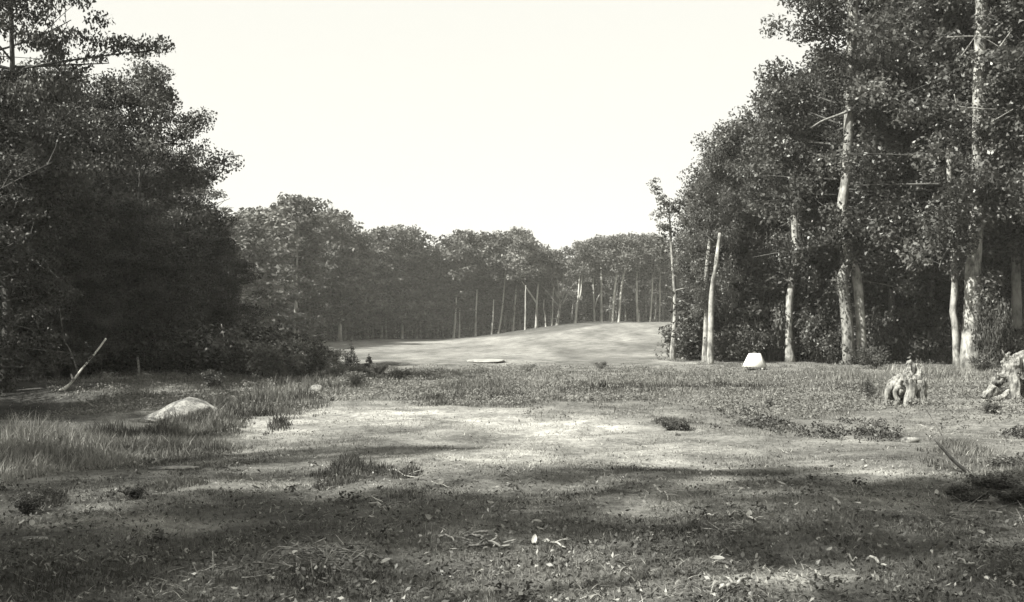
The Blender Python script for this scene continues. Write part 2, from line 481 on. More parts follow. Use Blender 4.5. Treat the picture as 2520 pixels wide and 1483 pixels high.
def make_variant(seed, H, cb, R, prof, nl, per, lsize, nper, mat, bark, clump=(0.5, 0.95), flat=0.5, rise=(0.0, 0.6), r0=0.16, gap=None, tiers=0):
    """Returns trunk, branches and crown meshes of one tree (base at the origin). cb: crown base height."""
    r = np.random.default_rng(seed)
    m = 12
    t = np.linspace(0, 1, m)
    wob = np.cumsum(r.normal(size=(m, 2)) * 0.012 * H, 0) * t[:, None]
    path = np.stack([wob[:, 0], wob[:, 1], t * H * 0.96], -1)
    rad = r0 * (1 - 0.86 * t) * (1 + 0.5 * np.exp(-t * 22))
    tb = MB(); path[0, 2] = -0.25; tb.tube(path, rad, 8, 0.10, seed)
    br = MB(); C = []; Rc = []
    az = r.random() * 6.28
    for i in range(nl):
        q = (i + 0.5 + 0.6 * (r.random() - 0.5)) / nl
        if tiers: q = (np.floor(q * tiers) + 0.5 + 0.35 * (r.random() - .5)) / tiers
        q = min(max(q, 0.0), 0.99)
        z = cb + (H * 0.97 - cb) * q
        az += 2.4 + r.normal() * 0.5
        if gap is not None and r.random() < 0.8:
            for _ in range(4):
                da = (az - gap + math.pi) % (2 * math.pi) - math.pi
                if abs(da) < 0.7: az += 1.1
        Ln = R * prof(q) * (0.72 + 0.40 * r.random()) * (1 - 0.5 * q ** 4)
        k = min(int(z / (H * 0.96) * (m - 1)), m - 2)
        f = z / (H * 0.96) * (m - 1) - k
        o = path[k] * (1 - f) + path[k + 1] * f
        e = rise[0] + (rise[1] - rise[0]) * q + r.normal() * 0.12
        d = np.array([math.cos(az) * math.cos(e), math.sin(az) * math.cos(e), math.sin(e)])
        bend = np.array([r.normal() * .25, r.normal() * .25, 0.18 - 0.3 * (1 - q)])
        s = np.linspace(0, 1, 6)[:, None]
        lp = o + d * Ln * s + bend * Ln * s * s * 0.6
        br.tube(lp, np.linspace(max(rad[k] * 0.42, 0.025), 0.012, 6), 5, 0.0)
        for j in range(per):
            sj = 0.30 + 0.75 * (j + r.random()) / per
            sj = min(sj, 1.02)
            c0 = o + d * Ln * sj + bend * Ln * sj * sj * 0.6
            side = np.array([-d[1], d[0], 0]) * (r.normal() * 0.38 * Ln * (1.1 - 0.5 * sj)) + np.array([0, 0, r.normal() * 0.14 * Ln])
            c1 = c0 + side
            br.tube([c0, (c0 + c1) / 2 + r.normal(size=3) * 0.05, c1], [0.016, 0.011, 0.006], 3, cap=False)
            C.append(c1); Rc.append(clump[0] + (clump[1] - clump[0]) * r.random())
    C.append(path[-1] + [0, 0, 0.1]); Rc.append(clump[0])
    C = np.array(C); Rc = np.array(Rc)
    V, Fq, tone = leaves(C, Rc, nper, lsize, r, flat)
    return (tb.mesh('trunk', bark), br.mesh('branches', M['bark_dark'] if bark is M['bark_mid'] else bark), new_mesh('crown', V, Fq, tone, mat), H)

round_p = lambda q: 0.35 + 0.75 * math.sin(math.pi * (0.18 + 0.72 * q)) * (1.0 if q < .9 else 0.8)
cone_p = lambda q: 1.05 - 0.7 * q
wide_p = lambda q: 0.7 + 0.45 * math.sin(math.pi * (0.1 + 0.75 * q))

# near wood on the sunny side: coarse leaves, round clumps
VR = [make_variant(100 + i, 10.0, 2.6 + 0.5 * (i % 3), 2.7, round_p, 28, 4, 0.135, 210, M['leaf_right'], M['bark_mid'], (0.5, 0.85), 0.7, (-0.1, 0.8), 0.15) for i in range(6)]
# tall crowns for the trees with bare trunks; the boughs leave the camera side of the bole free
VT = [make_variant(140 + i, 14.0, 3.6, 3.3, round_p, 32, 4, 0.145, 220, M['leaf_right'], M['bark_mid'], (0.55, 0.95), 0.7, (-0.25, 0.8), 0.2, gap=-1.57) for i in range(3)]
# saplings leafy to the ground
VS = [make_variant(180 + i, 5.5, 0.35, 1.7, cone_p, 24, 3, 0.125, 170, M['leaf_right'], M['bark_mid'], (0.4, 0.7), 0.7, (-0.1, 0.7), 0.06) for i in range(4)]
# near wood on the shaded side: flat layered sprays of small leaves
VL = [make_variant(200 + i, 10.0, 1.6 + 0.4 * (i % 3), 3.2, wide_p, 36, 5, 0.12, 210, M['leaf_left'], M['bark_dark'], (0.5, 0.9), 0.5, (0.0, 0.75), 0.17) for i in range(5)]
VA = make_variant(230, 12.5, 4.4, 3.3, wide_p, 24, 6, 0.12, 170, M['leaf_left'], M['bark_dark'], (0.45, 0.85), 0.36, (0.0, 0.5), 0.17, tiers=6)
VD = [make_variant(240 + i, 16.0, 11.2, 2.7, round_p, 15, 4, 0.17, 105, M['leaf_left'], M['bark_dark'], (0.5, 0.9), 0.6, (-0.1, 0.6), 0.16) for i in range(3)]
# far wood
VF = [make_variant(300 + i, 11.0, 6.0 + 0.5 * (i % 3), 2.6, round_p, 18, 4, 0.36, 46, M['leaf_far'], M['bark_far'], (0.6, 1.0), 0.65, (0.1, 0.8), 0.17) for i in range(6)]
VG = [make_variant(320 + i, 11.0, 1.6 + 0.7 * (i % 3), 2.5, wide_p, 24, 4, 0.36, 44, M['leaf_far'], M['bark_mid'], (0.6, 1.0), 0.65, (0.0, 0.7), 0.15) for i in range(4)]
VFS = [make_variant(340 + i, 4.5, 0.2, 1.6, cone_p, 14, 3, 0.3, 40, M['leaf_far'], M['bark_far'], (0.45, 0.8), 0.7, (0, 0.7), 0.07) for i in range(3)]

def tree(var, x, y, h, rz, label, group=None, name='broadleaf_tree', wide=1.0, trunk=True, z=None):
    s = h / var[3]
    e = empty(name, (x, y, G(x, y) if z is None else z), rz, (s * wide, s * wide, s))
    if trunk: obj('trunk', var[0], e)
    obj('branches', var[1], e)
    obj('crown', var[2], e)
    tag(e, label, 'tree', group)
    return e

def own_trunk(parent_xyz, path_uv, Y, r0, r1, mat, rough=0.16, seed=0, k=10, extend=None):
    """Trunk mesh following a path seen at distance Y, relative to its base."""
    P = np.array([[wx(u, Y), Y + 0.02 * i, wz(v, Y)] for i, (u, v) in enumerate(path_uv)])
    P[0, 2] = min(P[0, 2], parent_xyz[2]) - 0.15
    if extend: P = np.vstack([P, P[-1] + np.array(extend)])
    P = curve_pts(P - np.array(parent_xyz), 26)
    t = np.linspace(0, 1, 26)
    b = MB(); b.tube(P, (r0 + (r1 - r0) * t) * (1 + 0.55 * np.exp(-t * 26)), k, rough, seed)
    return b.mesh('trunk', mat), P

def hero(path_uv, Y, r0, r1, mat, label, var=None, h=None, rz=0.0, wide=1.0, name='broadleaf_tree', seed=0, extend=None, group=None):
    x = wx(path_uv[0][0], Y); z = G(x, Y)
    e = empty(name, (x, Y, z))
    tm, P = own_trunk((x, Y, z), path_uv, Y, r0, r1, mat, seed=seed, extend=extend)
    obj('trunk', tm, e)
    if var is not None:
        s = h / var[3]
        top = P[-1]
        for nm, me in (('branches', var[1]), ('crown', var[2])):
            c = obj(nm, me, e); c.scale = (s * wide, s * wide, s); c.rotation_euler = (0, 0, rz); c.location = (top[0] * 0.8, 1.1, 0)
    tag(e, label, 'tree', group)
    return e, P

# ------------------------------------------------------------------ right-hand wood
e_snag, Ps = hero([(1654, 880), (1662, 747), (1658, 681), (1652, 599), (1647, 518)], 46, 0.10, 0.035, M['bark_pale'],
    'thin lone snag with bare side limbs at the edge of the fairway', name='dead_tree', seed=1)
def limb(parent, pts_uv, Y, r0, r1, mat=None, name='limb', dy=0.0):
    o = np.array(parent.location)
    P = np.array([[wx(u, Y), Y - dy * i, wz(v, Y)] for i, (u, v) in enumerate(pts_uv)]) - o
    P = curve_pts(P, max(5, 3 * len(P)))
    b = MB(); b.tube(P, np.linspace(r0, r1, len(P)), 5, 0.1, 3)
    return obj(name, b.mesh(name, mat or M['bark_pale']), parent), P
limb(e_snag, [(1660, 722), (1648, 712), (1637, 702)], 46, 0.05, 0.03, dy=.1)
limb(e_snag, [(1659, 716), (1672, 712), (1684, 709)], 46, 0.035, 0.012, dy=.1)
limb(e_snag, [(1659, 748), (1650, 738), (1644, 730)], 46, 0.035, 0.015, dy=.1)
limb(e_snag, [(1660, 735), (1676, 738), (1690, 748)], 46, 0.02, 0.008, dy=.1)
_, P1 = limb(e_snag, [(1647, 520), (1634, 498), (1620, 475), (1606, 452)], 46, 0.03, 0.008)
_, P2 = limb(e_snag, [(1648, 540), (1662, 520), (1676, 498)], 46, 0.02, 0.006)
_, P3 = limb(e_snag, [(1650, 575), (1640, 560), (1628, 556)], 46, 0.018, 0.006)
Cs = np.vstack([P1[3:], P2[4:], P3[4:], Ps[-2:], P1[-1:] + [0.1, 0, .15]])
Vv, Ff, Tt = leaves(Cs, np.full(len(Cs), 0.30), 34, 0.11, np.random.default_rng(5), 0.45)
obj('crown', new_mesh('crown', Vv, Ff, Tt, M['leaf_right']), e_snag)

hero([(1734, 880), (1739, 779), (1740, 733), (1738, 690)], 43, 0.105, 0.07, M['bark_pale'], 'straight pale trunk, left one of the close pair beside the white box', VT[1], 7.2, 0.1, 0.55, seed=2, extend=(0.2, 0.3, 1.6))
hero([(1747, 896), (1750, 779), (1753, 714), (1762, 655)], 41, 0.11, 0.06, M['bark_pale'], 'slanting pale trunk, right one of the close pair beside the white box', VT[2], 7.6, -0.1, 0.6, seed=3, extend=(0.2, 0.3, 1.2))
hero([(1945, 878), (1941, 812), (1943, 746), (1949, 697), (1953, 658), (1961, 632), (1959, 600)], 42, 0.145, 0.12, M['bark_pale'], 'thick S-curved grey trunk right behind the white box', VT[0], 9.8, 0.3, 0.72, seed=4, extend=(-0.1, .1, 3))
hero([(1989, 880), (1985, 822), (1979, 779), (1976, 681), (1974, 616), (1966, 583), (1969, 544), (1967, 500)], 43, 0.125, 0.09, M['bark_pale'], 'thinner crooked trunk touching the S-curved trunk', VT[1], 10.8, -0.2, 0.75, seed=5, extend=(0, 0, 2.5))
e_big, Pb = hero([(2122, 850), (2119, 804), (2110, 683), (2091, 627), (2078, 540), (2075, 500), (2083, 450), (2088, 400), (2092, 300), (2097, 240), (2100, 120)], 39.5, 0.16, 0.17, M['bark_pale'],
    'tallest pale mottled trunk, forked low down, rising above the treeline', VT[0], 14.6, 0.0, 0.92, seed=6, extend=(0.1, 0, 3))
o = np.array(e_big.location)
Pq = curve_pts(np.array([[wx(u, 39.3), 39.3, wz(v, 39.3)] for u, v in [(2090, 905), (2087, 830), (2080, 740), (2073, 690), (2085, 650), (2090, 625)]]) - o, 18)
b = MB(); b.tube(Pq, np.linspace(0.22, 0.14, 18), 9, 0.2, 8); obj('second_stem', b.mesh('second_stem', M['bark_mid']), e_big)
Vv, Ff, Tt = leaves(Pq + np.array([0, -0.12, 0]), np.full(len(Pq), 0.30), 60, 0.10, np.random.default_rng(15), 1.0)
obj('ivy', new_mesh('ivy', Vv, Ff, Tt, M['leaf_bush']), e_big)
sp = Pb[(Pb[:, 2] > wz(232, 39.5) - o[2])]
sp = np.vstack([sp + np.array([.2, -.5, .1]), sp + np.array([-.22, -.5, .3]), sp + np.array([0, -.6, .2]), np.array([[wx(u, 39) - o[0], -.5, wz(v, 39) - o[2]] for u, v in [(2070, 545), (2100, 565), (2085, 590), (2125, 420), (2060, 340), (2128, 320), (2075, 212)]])])
Vv, Ff, Tt = leaves(sp, np.full(len(sp), 0.44), 100, 0.13, np.random.default_rng(19), 0.8)
obj('spray', new_mesh('spray', Vv, Ff, Tt, M['leaf_right']), e_big)
limb(e_big, [(2098, 270), (2060, 285), (2020, 300), (1990, 318)], 39.5, 0.06, 0.02, M['bark_mid'], dy=.1)
limb(e_big, [(2115, 690), (2190, 705), (2250, 735)], 39.5, 0.02, 0.006, M['bark_mid'], dy=.2)
limb(e_big, [(2112, 640), (2160, 632), (2220, 636)], 39.5, 0.02, 0.006, M['bark_mid'], dy=.2)

hero([(2195, 880), (2195, 768), (2192, 697), (2192, 600), (2192, 513)], 42, 0.125, 0.10, M['bark_mid'], 'slim straight trunk standing behind the small stump', VT[1], 13.5, 0.2, 0.85, seed=7, extend=(0, 0, 3))
hero([(2357, 880), (2351, 804), (2346, 761), (2351, 715), (2348, 634), (2344, 584)], 38.5, 0.12, 0.09, M['bark_pale'], 'slender wavy trunk close beside the thickest trunk', VT[1], 11.5, 0.2, 0.85, seed=8, extend=(-.1, 0, 3))
e_thick, Pt = hero([(2389, 888), (2392, 768), (2397, 662), (2401, 573), (2406, 496), (2410, 380), (2414, 200)], 37, 0.27, 0.18, M['bark_pale'], 'thickest pale smooth trunk near the big broken stump', VT[2], 14.8, 0.0, 0.95, seed=9, extend=(0.1, 0, 4))
hero([(2432, 890), (2434, 804), (2438, 720), (2441, 641), (2446, 573), (2450, 480)], 40, 0.19, 0.14, M['bark_mid'], 'grey trunk half hidden behind the thickest trunk', VT[0], 13.8, 0.3, 0.9, seed=10, extend=(0.1, 0, 4))
ot = np.array(e_thick.location)
sp = Pt[Pt[:, 2] > wz(478, 37) - ot[2]]
rs = np.random.default_rng(23)
sp = np.vstack([sp + np.array([0.15, -.6, 0]) + rs.normal(size=sp.shape) * [.2, .08, .15], sp + np.array([-.2, -.55, .2]) + rs.normal(size=sp.shape) * [.2, .08, .15], sp + np.array([0.0, -.7, .1]) + rs.normal(size=sp.shape) * [.35, .08, .15],
                np.array([[wx(u, 36.4) - ot[0], -.5, wz(v, 36.4) - ot[2]] for u, v in [(2380, 520), (2418, 545), (2440, 690), (2425, 730), (2370, 610)]])])
Vv, Ff, Tt = leaves(sp, np.full(len(sp), 0.46), 120, 0.13, rs, 0.8)
obj('spray', new_mesh('spray', Vv, Ff, Tt, M['leaf_right']), e_thick)
for j, (pts) in enumerate([[(2330, 92), (2385, 90), (2440, 94)], [(2360, 145), (2385, 110), (2402, 84)], [(2458, 118), (2470, 100), (2482, 82)], [(2405, 88), (2430, 100), (2462, 122)]]):
    limb(e_thick, pts, 35.2, 0.022, 0.012, M['dead_wood'], 'dead_twig', dy=.05)
for j, (pts) in enumerate([[(2357, 262), (2400, 268), (2450, 270)], [(2348, 232), (2352, 255), (2357, 262)], [(2440, 300), (2465, 285), (2490, 270)]]):
    limb(e_thick, pts, 35.0, 0.02, 0.01, M['dead_wood'], 'dead_twig', dy=.05)
# young plant climbing against the thick trunk
Pv = np.array([[0.35, -0.5, 0.1], [0.4, -0.5, 1.0], [0.6, -0.5, 1.8], [0.55, -0.45, 2.6], [0.75, -.5, 1.3], [0.9, -.5, 2.0]])

# trees of the wood that only show as foliage, nearer rows
rr = np.random.default_rng(77)
GR = 'leafy trees of the wood behind the white box'
spec = [(1765, 52, 8.0, 0, 'leafy tree at the low fairway end of the sunlit wood'), (1785, 56, 8.2, 1, None), (1738, 50, 7.3, 3, None), (1800, 46, 9.0, 5, None), (1845, 50, 8.6, 2, None), (1905, 49, 9.2, 3, None), (1900, 55, 9.8, 4, None),
        (1985, 47, 11.0, 5, None), (2050, 46, 11.8, 0, None), (2060, 50, 12.2, 1, None), (2150, 45, 12.5, 2, None), (2230, 44, 12.5, 3, None), (2290, 42, 13.0, 4, None),
        (2330, 45, 13.5, 5, None), (2420, 43, 13.0, 1, None), (2500, 38, 13.5, 2, None), (2560, 40, 13.5, 3, None), (2480, 44, 13.5, 0, None), (2620, 37, 13.0, 4, None)]
LB = []
for (u, Y, h, vi, lb) in spec:
    t_ = tree(VR[vi], wx(u, Y), Y, h, rr.random() * 6.28, lb or 'leafy tree whose own trunk is hidden in the sunlit wood behind the box', None if lb else GR, wide=0.95)
    if not lb: LB.append((t_, u))
label_between(LB, 'leafy tree', MARK_R)
LB = []
GRB = 'trees deep in the wood behind the white box'
for k in range(30):
    Y = 52 + 26 * rr.random(); u = 1800 + 860 * rr.random()
    x = wx(u, Y) + 1.5
    tree(VR[k % 6], x, Y, 9 + 3.5 * min(1, (u - 1700) / 500) + rr.random(), rr.random() * 6.28, 'dark tree deep inside the wood behind the sunlit trunks', GRB, wide=1.1)
for u in (1795, 1830, 1900, 1965, 2025, 2055, 2150, 2235, 2270, 2310, 2450, 2490):
    t_ = tree(VS[int(rr.integers(4))], wx(u, 44), 43.6 + 1.2 * rr.random(), 4.2 + 2.0 * rr.random(), rr.random() * 6.28, 'x', 'saplings leafy to the ground under the sunlit wood', name='sapling', wide=1.15)
    LB.append((t_, u))
GRS = 'saplings leafy to the ground under the sunlit wood'
for k in range(44):
    u = 1722 + 850 * ((k + rr.random()) / 44); Y = (44.2 if 1775 < u < 1920 else 46.5 if u < 2050 else 44.5) + 5 * rr.random()
    h = (3.5 + 3.5 * rr.random())
    t_ = tree(VS[k % 4], wx(u, Y), Y, h, rr.random() * 6.28, 'young tree leafy to the ground between the sunlit trunks', GRS, name='sapling', wide=1.1)
    LB.append((t_, u))
label_between(LB, 'leafy sapling', MARK_R)
LB = []

# ------------------------------------------------------------------ left-hand wood
GL = 'dark layered trees of the wood behind the boulder'
tree(VA, -11.4, 26, 12.2, 0.3, 'tall dark tree with layered sprays reaching out of the frame above the pole', name='layered_tree', wide=0.72)
tree(VA, -11.6, 25.2, 11.6, 4.4, 'third layered tree nearest the camera at the picture edge above the pole', name='layered_tree', wide=0.6)
tree(VA, -12.6, 27.6, 12.8, 2.6, 'second layered tree close behind the tall dark one above the pole', name='layered_tree', wide=0.62)
tree(VL[1], -13.8, 32, 7.6, 1.9, 'broad dark tree between the pole and the layered tall tree', name='layered_tree')
tree(VL[2], wx(345, 36), 36, 8.7, 4.0, 'broad dark layered tree standing out against the sky behind the boulder', name='layered_tree', wide=0.88)
tree(VL[3], wx(250, 40), 40, 8.8, 2.0, 'dark layered tree just left of the one standing out against the sky', name='layered_tree', wide=0.85)
tree(VL[4], wx(430, 46), 46, 7.6, 0.5, 'smaller layered tree on the fairway side of the dark wood', name='layered_tree')
rl = np.random.default_rng(99)
for (u, Y, h) in [(20, 30, 10), (-60, 26, 11), (120, 36, 8.5), (180, 44, 9), (60, 42, 11), (-30, 40, 12), (300, 50, 9), (400, 55, 8.5), (480, 62, 6.4), (230, 58, 10), (120, 56, 11),
                  (330, 64, 10), (-100, 34, 12), (-120, 22, 11)]:
    cap = float(np.max(np.interp([u - 110, u, u + 110], [-100, 0, 150, 220, 300, 380, 450, 520, 560, 600], [240, 235, 225, 215, 200, 235, 275, 310, 440, 490])))
    h = min(h, (wz(cap, Y) - G(wx(u, Y), Y)) * 0.95)
    t_ = tree(VL[int(rl.integers(5))], wx(u, Y), Y, h, rl.random() * 6.28, 'dark tree merging into the shaded wood behind the boulder', GL, name='layered_tree', wide=1.0)
    LB.append((t_, u))
label_between(LB, 'dark layered tree of the back rows', MARK_L)
LB = []
GLS = 'dark saplings under the shaded wood'
for k in range(26):
    u = -40 + 560 * (k + rl.random()) / 26; Y = (30 + 8 * rl.random()) + max(0, u - 250) * 0.035
    t_ = tree(VL[k % 5], wx(u, Y), Y, 2.6 + 2.4 * rl.random(), rl.random() * 6.28, 'dark sapling filling the shade under the wood behind the boulder', GLS, name='sapling', wide=1.15)
    LB.append((t_, u))
label_between(LB, 'dark sapling', MARK_L)
LB = []
# trees left and behind that shade the foreground
GSH = 'trees beside the clearing outside the view'
def shade_tree(sx, sy, hc, h, vi, wide=0.8):
    x = sx + SUNH[0] * COT * hc; y = sy + SUNH[1] * COT * hc
    tree(VD[vi - 5], x, y, h, rl.random() * 6.28, 'tall layered tree shading the foreground grass', GSH, name='layered_tree', wide=wide)
for a in [(-3.8, 6.6, 13.7, 16, 5, .95), (-3.5, 5.0, 13.7, 16, 7, .75), (1.4, 10.6, 13.7, 16, 5, .32), (-2.2, 12.6, 13.7, 16, 6, .34), (-6.0, 14.0, 13.7, 16, 7, .5), (-2.0, 7.6, 13.7, 16, 6, .6), (2.6, 8.5, 13.7, 16, 5, .62), (4.6, 8.7, 13.7, 16, 6, .62), (4.8, 6.9, 13.7, 16, 7, .7), (-4.9, 11.3, 13.7, 16, 7, .6),
          (-11.5, 18, 14, 17, 7, 1.4), (-9.6, 21.5, 13.5, 16, 5, 1.3), (-14, 25, 12, 15, 6, 1.4), (-13, 21, 10, 13, 7, 1.4), (-15, 29, 10, 13, 5, 1.4)]:
    shade_tree(*a)

# ------------------------------------------------------------------ middle left and far wood
far_top = lambda u: np.interp(u, [520, 560, 640, 715, 760, 830, 880, 920, 1000, 1100, 1200, 1240, 1268, 1300, 1330, 1385, 1430, 1520, 1600, 1700], [560, 500, 484, 500, 540, 535, 560, 580, 577, 585, 592, 588, 580, 606, 628, 630, 602, 594, 592, 596])
far_Y = lambda u: np.interp(u, [520, 725, 800, 900, 1000, 1150, 1350, 1700], [84, 112, 126, 138, 146, 150, 154, 159])
rf = np.random.default_rng(31)
def far_tree(u, dY=0.0, h=None, lb=None, grp=None, trunk=True, wide=1.0, top=0.0, low=False):
    Y = float(far_Y(u)) + dY; x = wx(u, Y); z = G(x, Y)
    hh = h or (wz(float(far_top(u)) + top, Y) - z) / 1.0
    return tree(VG[int(rf.integers(4))] if low else VF[int(rf.integers(6))], x, Y, hh * 0.85, rf.random() * 6.28, lb, grp, wide=wide, trunk=trunk, z=z)
GF1 = 'trees closing the fairway on the shaded side'
GF2 = 'trees of the far wood across the fairway'
GF3 = 'trees deep in the far wood'
for (u, w) in [(545, 1.3), (600, 1.4), (655, 1.35), (700, 1.2)]:
    t_ = far_tree(u, rf.random() * 3, None, 'feathery flat-topped tree beyond the dark wood, above the bushes', GF1, wide=w, low=True)
    LB.append((t_, u))
label_between(LB, 'feathery flat-topped tree', [(300, 'the dark near wood'), (733, 'the near-corner stem')])
LB = []
far_tree(733, 0, None, 'tall tree on a bare pale stem at the near corner of the far wood'); far_tree(797, 0, None, 'tree on a stout pale stem, second from the near corner of the far wood'); far_tree(836, -2, None, 'airy round-topped tree, third from the near corner of the far wood', wide=1.25)
for k in range(34):
    u = 760 + 580 * (k + 0.5 * rf.random()) / 34
    t_ = far_tree(u, rf.random() * 4 - 1, None, 'slim tree in the far wood along the shadowed bank', GF2, top=12 * rf.random(), low=True, wide=1.0 + .3 * rf.random())
    LB.append((t_, u))
label_between(LB, 'slim far tree', MARK_F)
LB = []
for k in range(16):
    u = 1400 + 300 * (k + 0.5 * rf.random()) / 16
    t_ = far_tree(u, 4 + rf.random() * 5, None, 'leafy tree behind the bare trunks on the far rise', GF2 + ' behind bare trunks', top=10 * rf.random(), low=k % 2 == 0)
    LB.append((t_, u))
label_between(LB, 'leafy far tree on the rise', MARK_F)
LB = []
for k in range(46):
    u = 560 + 1160 * (k + rf.random()) / 46
    far_tree(u, 8 + rf.random() * 22, None, 'tree deep in the hazy far wood', GF3, top=2 + 14 * rf.random(), wide=1.25, low=True)
far_tree(1268, 3, None, 'peaked tree standing highest in the middle of the far wood', wide=1.1, top=-4)
for k in range(40):
    u = 560 + 1160 * (k + rf.random()) / 40
    Y = float(far_Y(u)) + 26 + 16 * rf.random()
    tree(VFS[k % 3], wx(u, Y), Y, 7.5 + 2 * rf.random(), rf.random() * 6.28, 'tree deep in the hazy far wood', GF3, wide=1.3)
GFS = 'saplings along the foot of the far wood'
for k in range(40):
    u = 640 + 1040 * (k + rf.random()) / 40
    Y = float(far_Y(u)) + (1.5 + 7 * rf.random() if u < 1380 else 9 + 9 * rf.random()); x = wx(u, Y)
    t_ = tree(VFS[k % 3], x, Y, 3.5 + 3 * rf.random(), rf.random() * 6.28, 'hazy sapling at the foot of the far wood', GFS, name='sapling', wide=1.3)
    LB.append((t_, u))
label_between(LB, 'hazy far sapling', MARK_F)
LB = []

# bare trunks on the far edge, each with a crown
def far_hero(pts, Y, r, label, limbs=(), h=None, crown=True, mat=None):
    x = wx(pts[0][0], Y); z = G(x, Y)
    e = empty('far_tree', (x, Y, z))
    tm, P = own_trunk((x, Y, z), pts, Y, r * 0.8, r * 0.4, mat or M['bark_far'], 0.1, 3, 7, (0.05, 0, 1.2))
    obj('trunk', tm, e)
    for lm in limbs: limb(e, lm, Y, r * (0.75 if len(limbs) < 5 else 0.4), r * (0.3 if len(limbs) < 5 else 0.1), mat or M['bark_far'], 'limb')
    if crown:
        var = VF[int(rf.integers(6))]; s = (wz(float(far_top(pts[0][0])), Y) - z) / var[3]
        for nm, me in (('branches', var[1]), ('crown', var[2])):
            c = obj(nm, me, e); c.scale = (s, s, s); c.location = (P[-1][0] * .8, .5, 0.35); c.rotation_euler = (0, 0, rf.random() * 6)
    tag(e, label, 'tree')
FH = [
    ([(1415, 800), (1420, 750), (1424, 735)], 147, 0.20, 'far tree forking like a tuning fork on the rise', [[(1424, 738), (1430, 715), (1433, 656)], [(1423, 738), (1425, 700), (1428, 655)]]),
    ([(1480, 797), (1480, 720), (1480, 640)], 150, 0.19, 'far straight trunk next to the leaning pair on the rise', []),
    ([(1463, 797), (1462, 750), (1460, 700)], 151, 0.16, 'far short trunk with broken twigs between fork and straight trunk', [[(1462, 760), (1470, 735), (1478, 722)]]),
    ([(1506, 797), (1513, 710), (1524, 640)], 148, 0.20, 'far brightest leaning trunk, left one of the leaning pair', []),
    ([(1522, 797), (1529, 710), (1540, 640)], 148, 0.17, 'far leaning trunk, right one of the leaning pair', [[(1531, 690), (1538, 670), (1546, 650)]]),
    ([(1570, 797), (1567, 740), (1567, 690)], 150, 0.22, 'far stout trunk right of the leaning pair', []),
    ([(1599, 798), (1604, 730), (1606, 690)], 150, 0.15, 'far thin trunk second from the lone snag', []),
    ([(1622, 796), (1624, 740), (1624, 700)], 151, 0.13, 'far thin trunk nearest the lone snag', []),
    ([(1319, 806), (1322, 730), (1330, 660)], 148, 0.18, 'far slim trunk with one long limb reaching left', [[(1320, 745), (1300, 715), (1284, 692)]]),
    ([(1292, 812), (1293, 770), (1293, 725)], 145, 0.12, 'far thin stem left of the slim trunk with the long limb', []),
    ([(1343, 803), (1342, 780), (1338, 760)], 148, 0.12, 'far thin stem left of the spreading bare tree', []),
    ([(1358, 801), (1360, 770), (1361, 730)], 148, 0.13, 'far thin stem touching the spreading bare tree', []),
    ([(1262, 815), (1268, 740), (1277, 640)], 150, 0.18, 'far tall slanting trunk under the peaked tree', []),
    ([(1226, 820), (1236, 760), (1245, 660)], 149, 0.15, 'far slanting trunk below the middle of the treeline', []),
    ([(1209, 822), (1213, 790), (1214, 760)], 148, 0.15, 'far thin trunk left of the slanting trunk', []),
    ([(1170, 824), (1171, 780), (1173, 735)], 148, 0.17, 'far pale trunk at the middle of the shadowed bank', []),
    ([(1116, 826), (1120, 790), (1122, 755)], 147, 0.20, 'far bright trunk, taller one of the bright pair by the shadowed bank', []),
    ([(1130, 826), (1131, 805), (1131, 780)], 147, 0.15, 'far bright stub, shorter one of the bright pair by the shadowed bank', []),
    ([(990, 832), (991, 800), (991, 765)], 144, 0.18, 'far pale trunk alone left of the bright pair', []),
    ([(948, 834), (949, 800), (950, 770)], 142, 0.16, 'far dim trunk third from the airy tree', []),
    ([(723, 838), (726, 780), (730, 690), (731, 620)], 110, 0.16, 'pale trunk rising through foliage behind the bushes', []),
    ([(797, 838), (797, 800), (799, 750)], 124, 0.19, 'stout pale trunk at the near end of the fairway edge', []),
    ([(836, 836), (837, 800), (838, 765)], 129, 0.15, 'slim pale trunk second from the near end of the fairway edge', []),
]
for (pts, Y, r, lb, lms) in FH: far_hero(pts, Y, r, lb, lms)
vase = [[(1378, 745), (1360, 700), (1345, 655)], [(1378, 740), (1372, 690), (1366, 640)], [(1380, 735), (1386, 690), (1390, 645)], [(1381, 742), (1395, 700), (1406, 655)], [(1376, 755), (1352, 725), (1330, 700)], [(1383, 750), (1404, 710), (1420, 690)]]
far_hero([(1370, 803), (1374, 780), (1379, 745)], 147, 0.30, 'far grey vase-shaped tree with bare spreading limbs', vase, crown=False, mat=M['bark_mid'])

# ------------------------------------------------------------------ bushes
def make_bush(seed, n, lsize, nper, mat, H=1.0):
    r = np.random.default_rng(seed)
    st = MB(); C = []
    for k in range(n):
        a = r.random() * 6.28; R = 0.65 * r.random() ** .6; h = H * (0.45 + 0.55 * r.random()) * (1 - 0.35 * R)
        tip = np.array([math.cos(a) * R, math.sin(a) * R, h])
        P = curve_pts([[tip[0] * .15, tip[1] * .15, -.05], [tip[0] * .5, tip[1] * .5, h * .55], tip], 5)
        st.tube(P, np.linspace(0.014, 0.005, 5), 4)
        C += [P[4], P[3], P[2] * [1, 1, .8]]
    C = np.array(C)
    V, Fq, t = leaves(C, np.full(len(C), 0.20), nper, lsize, r, 0.8, 0.5)
    return st.mesh('stems', M['bark_mid']), new_mesh('foliage', V, Fq, t, mat), 1.0
BU = [make_bush(400 + i, 22, 0.075, 46, M['leaf_bush']) for i in range(4)]
BUL = [make_bush(440 + i, 22, 0.075, 46, M['leaf_herb']) for i in range(2)]
BUD = [make_bush(420 + i, 22, 0.08, 46, M['leaf_left']) for i in range(2)]
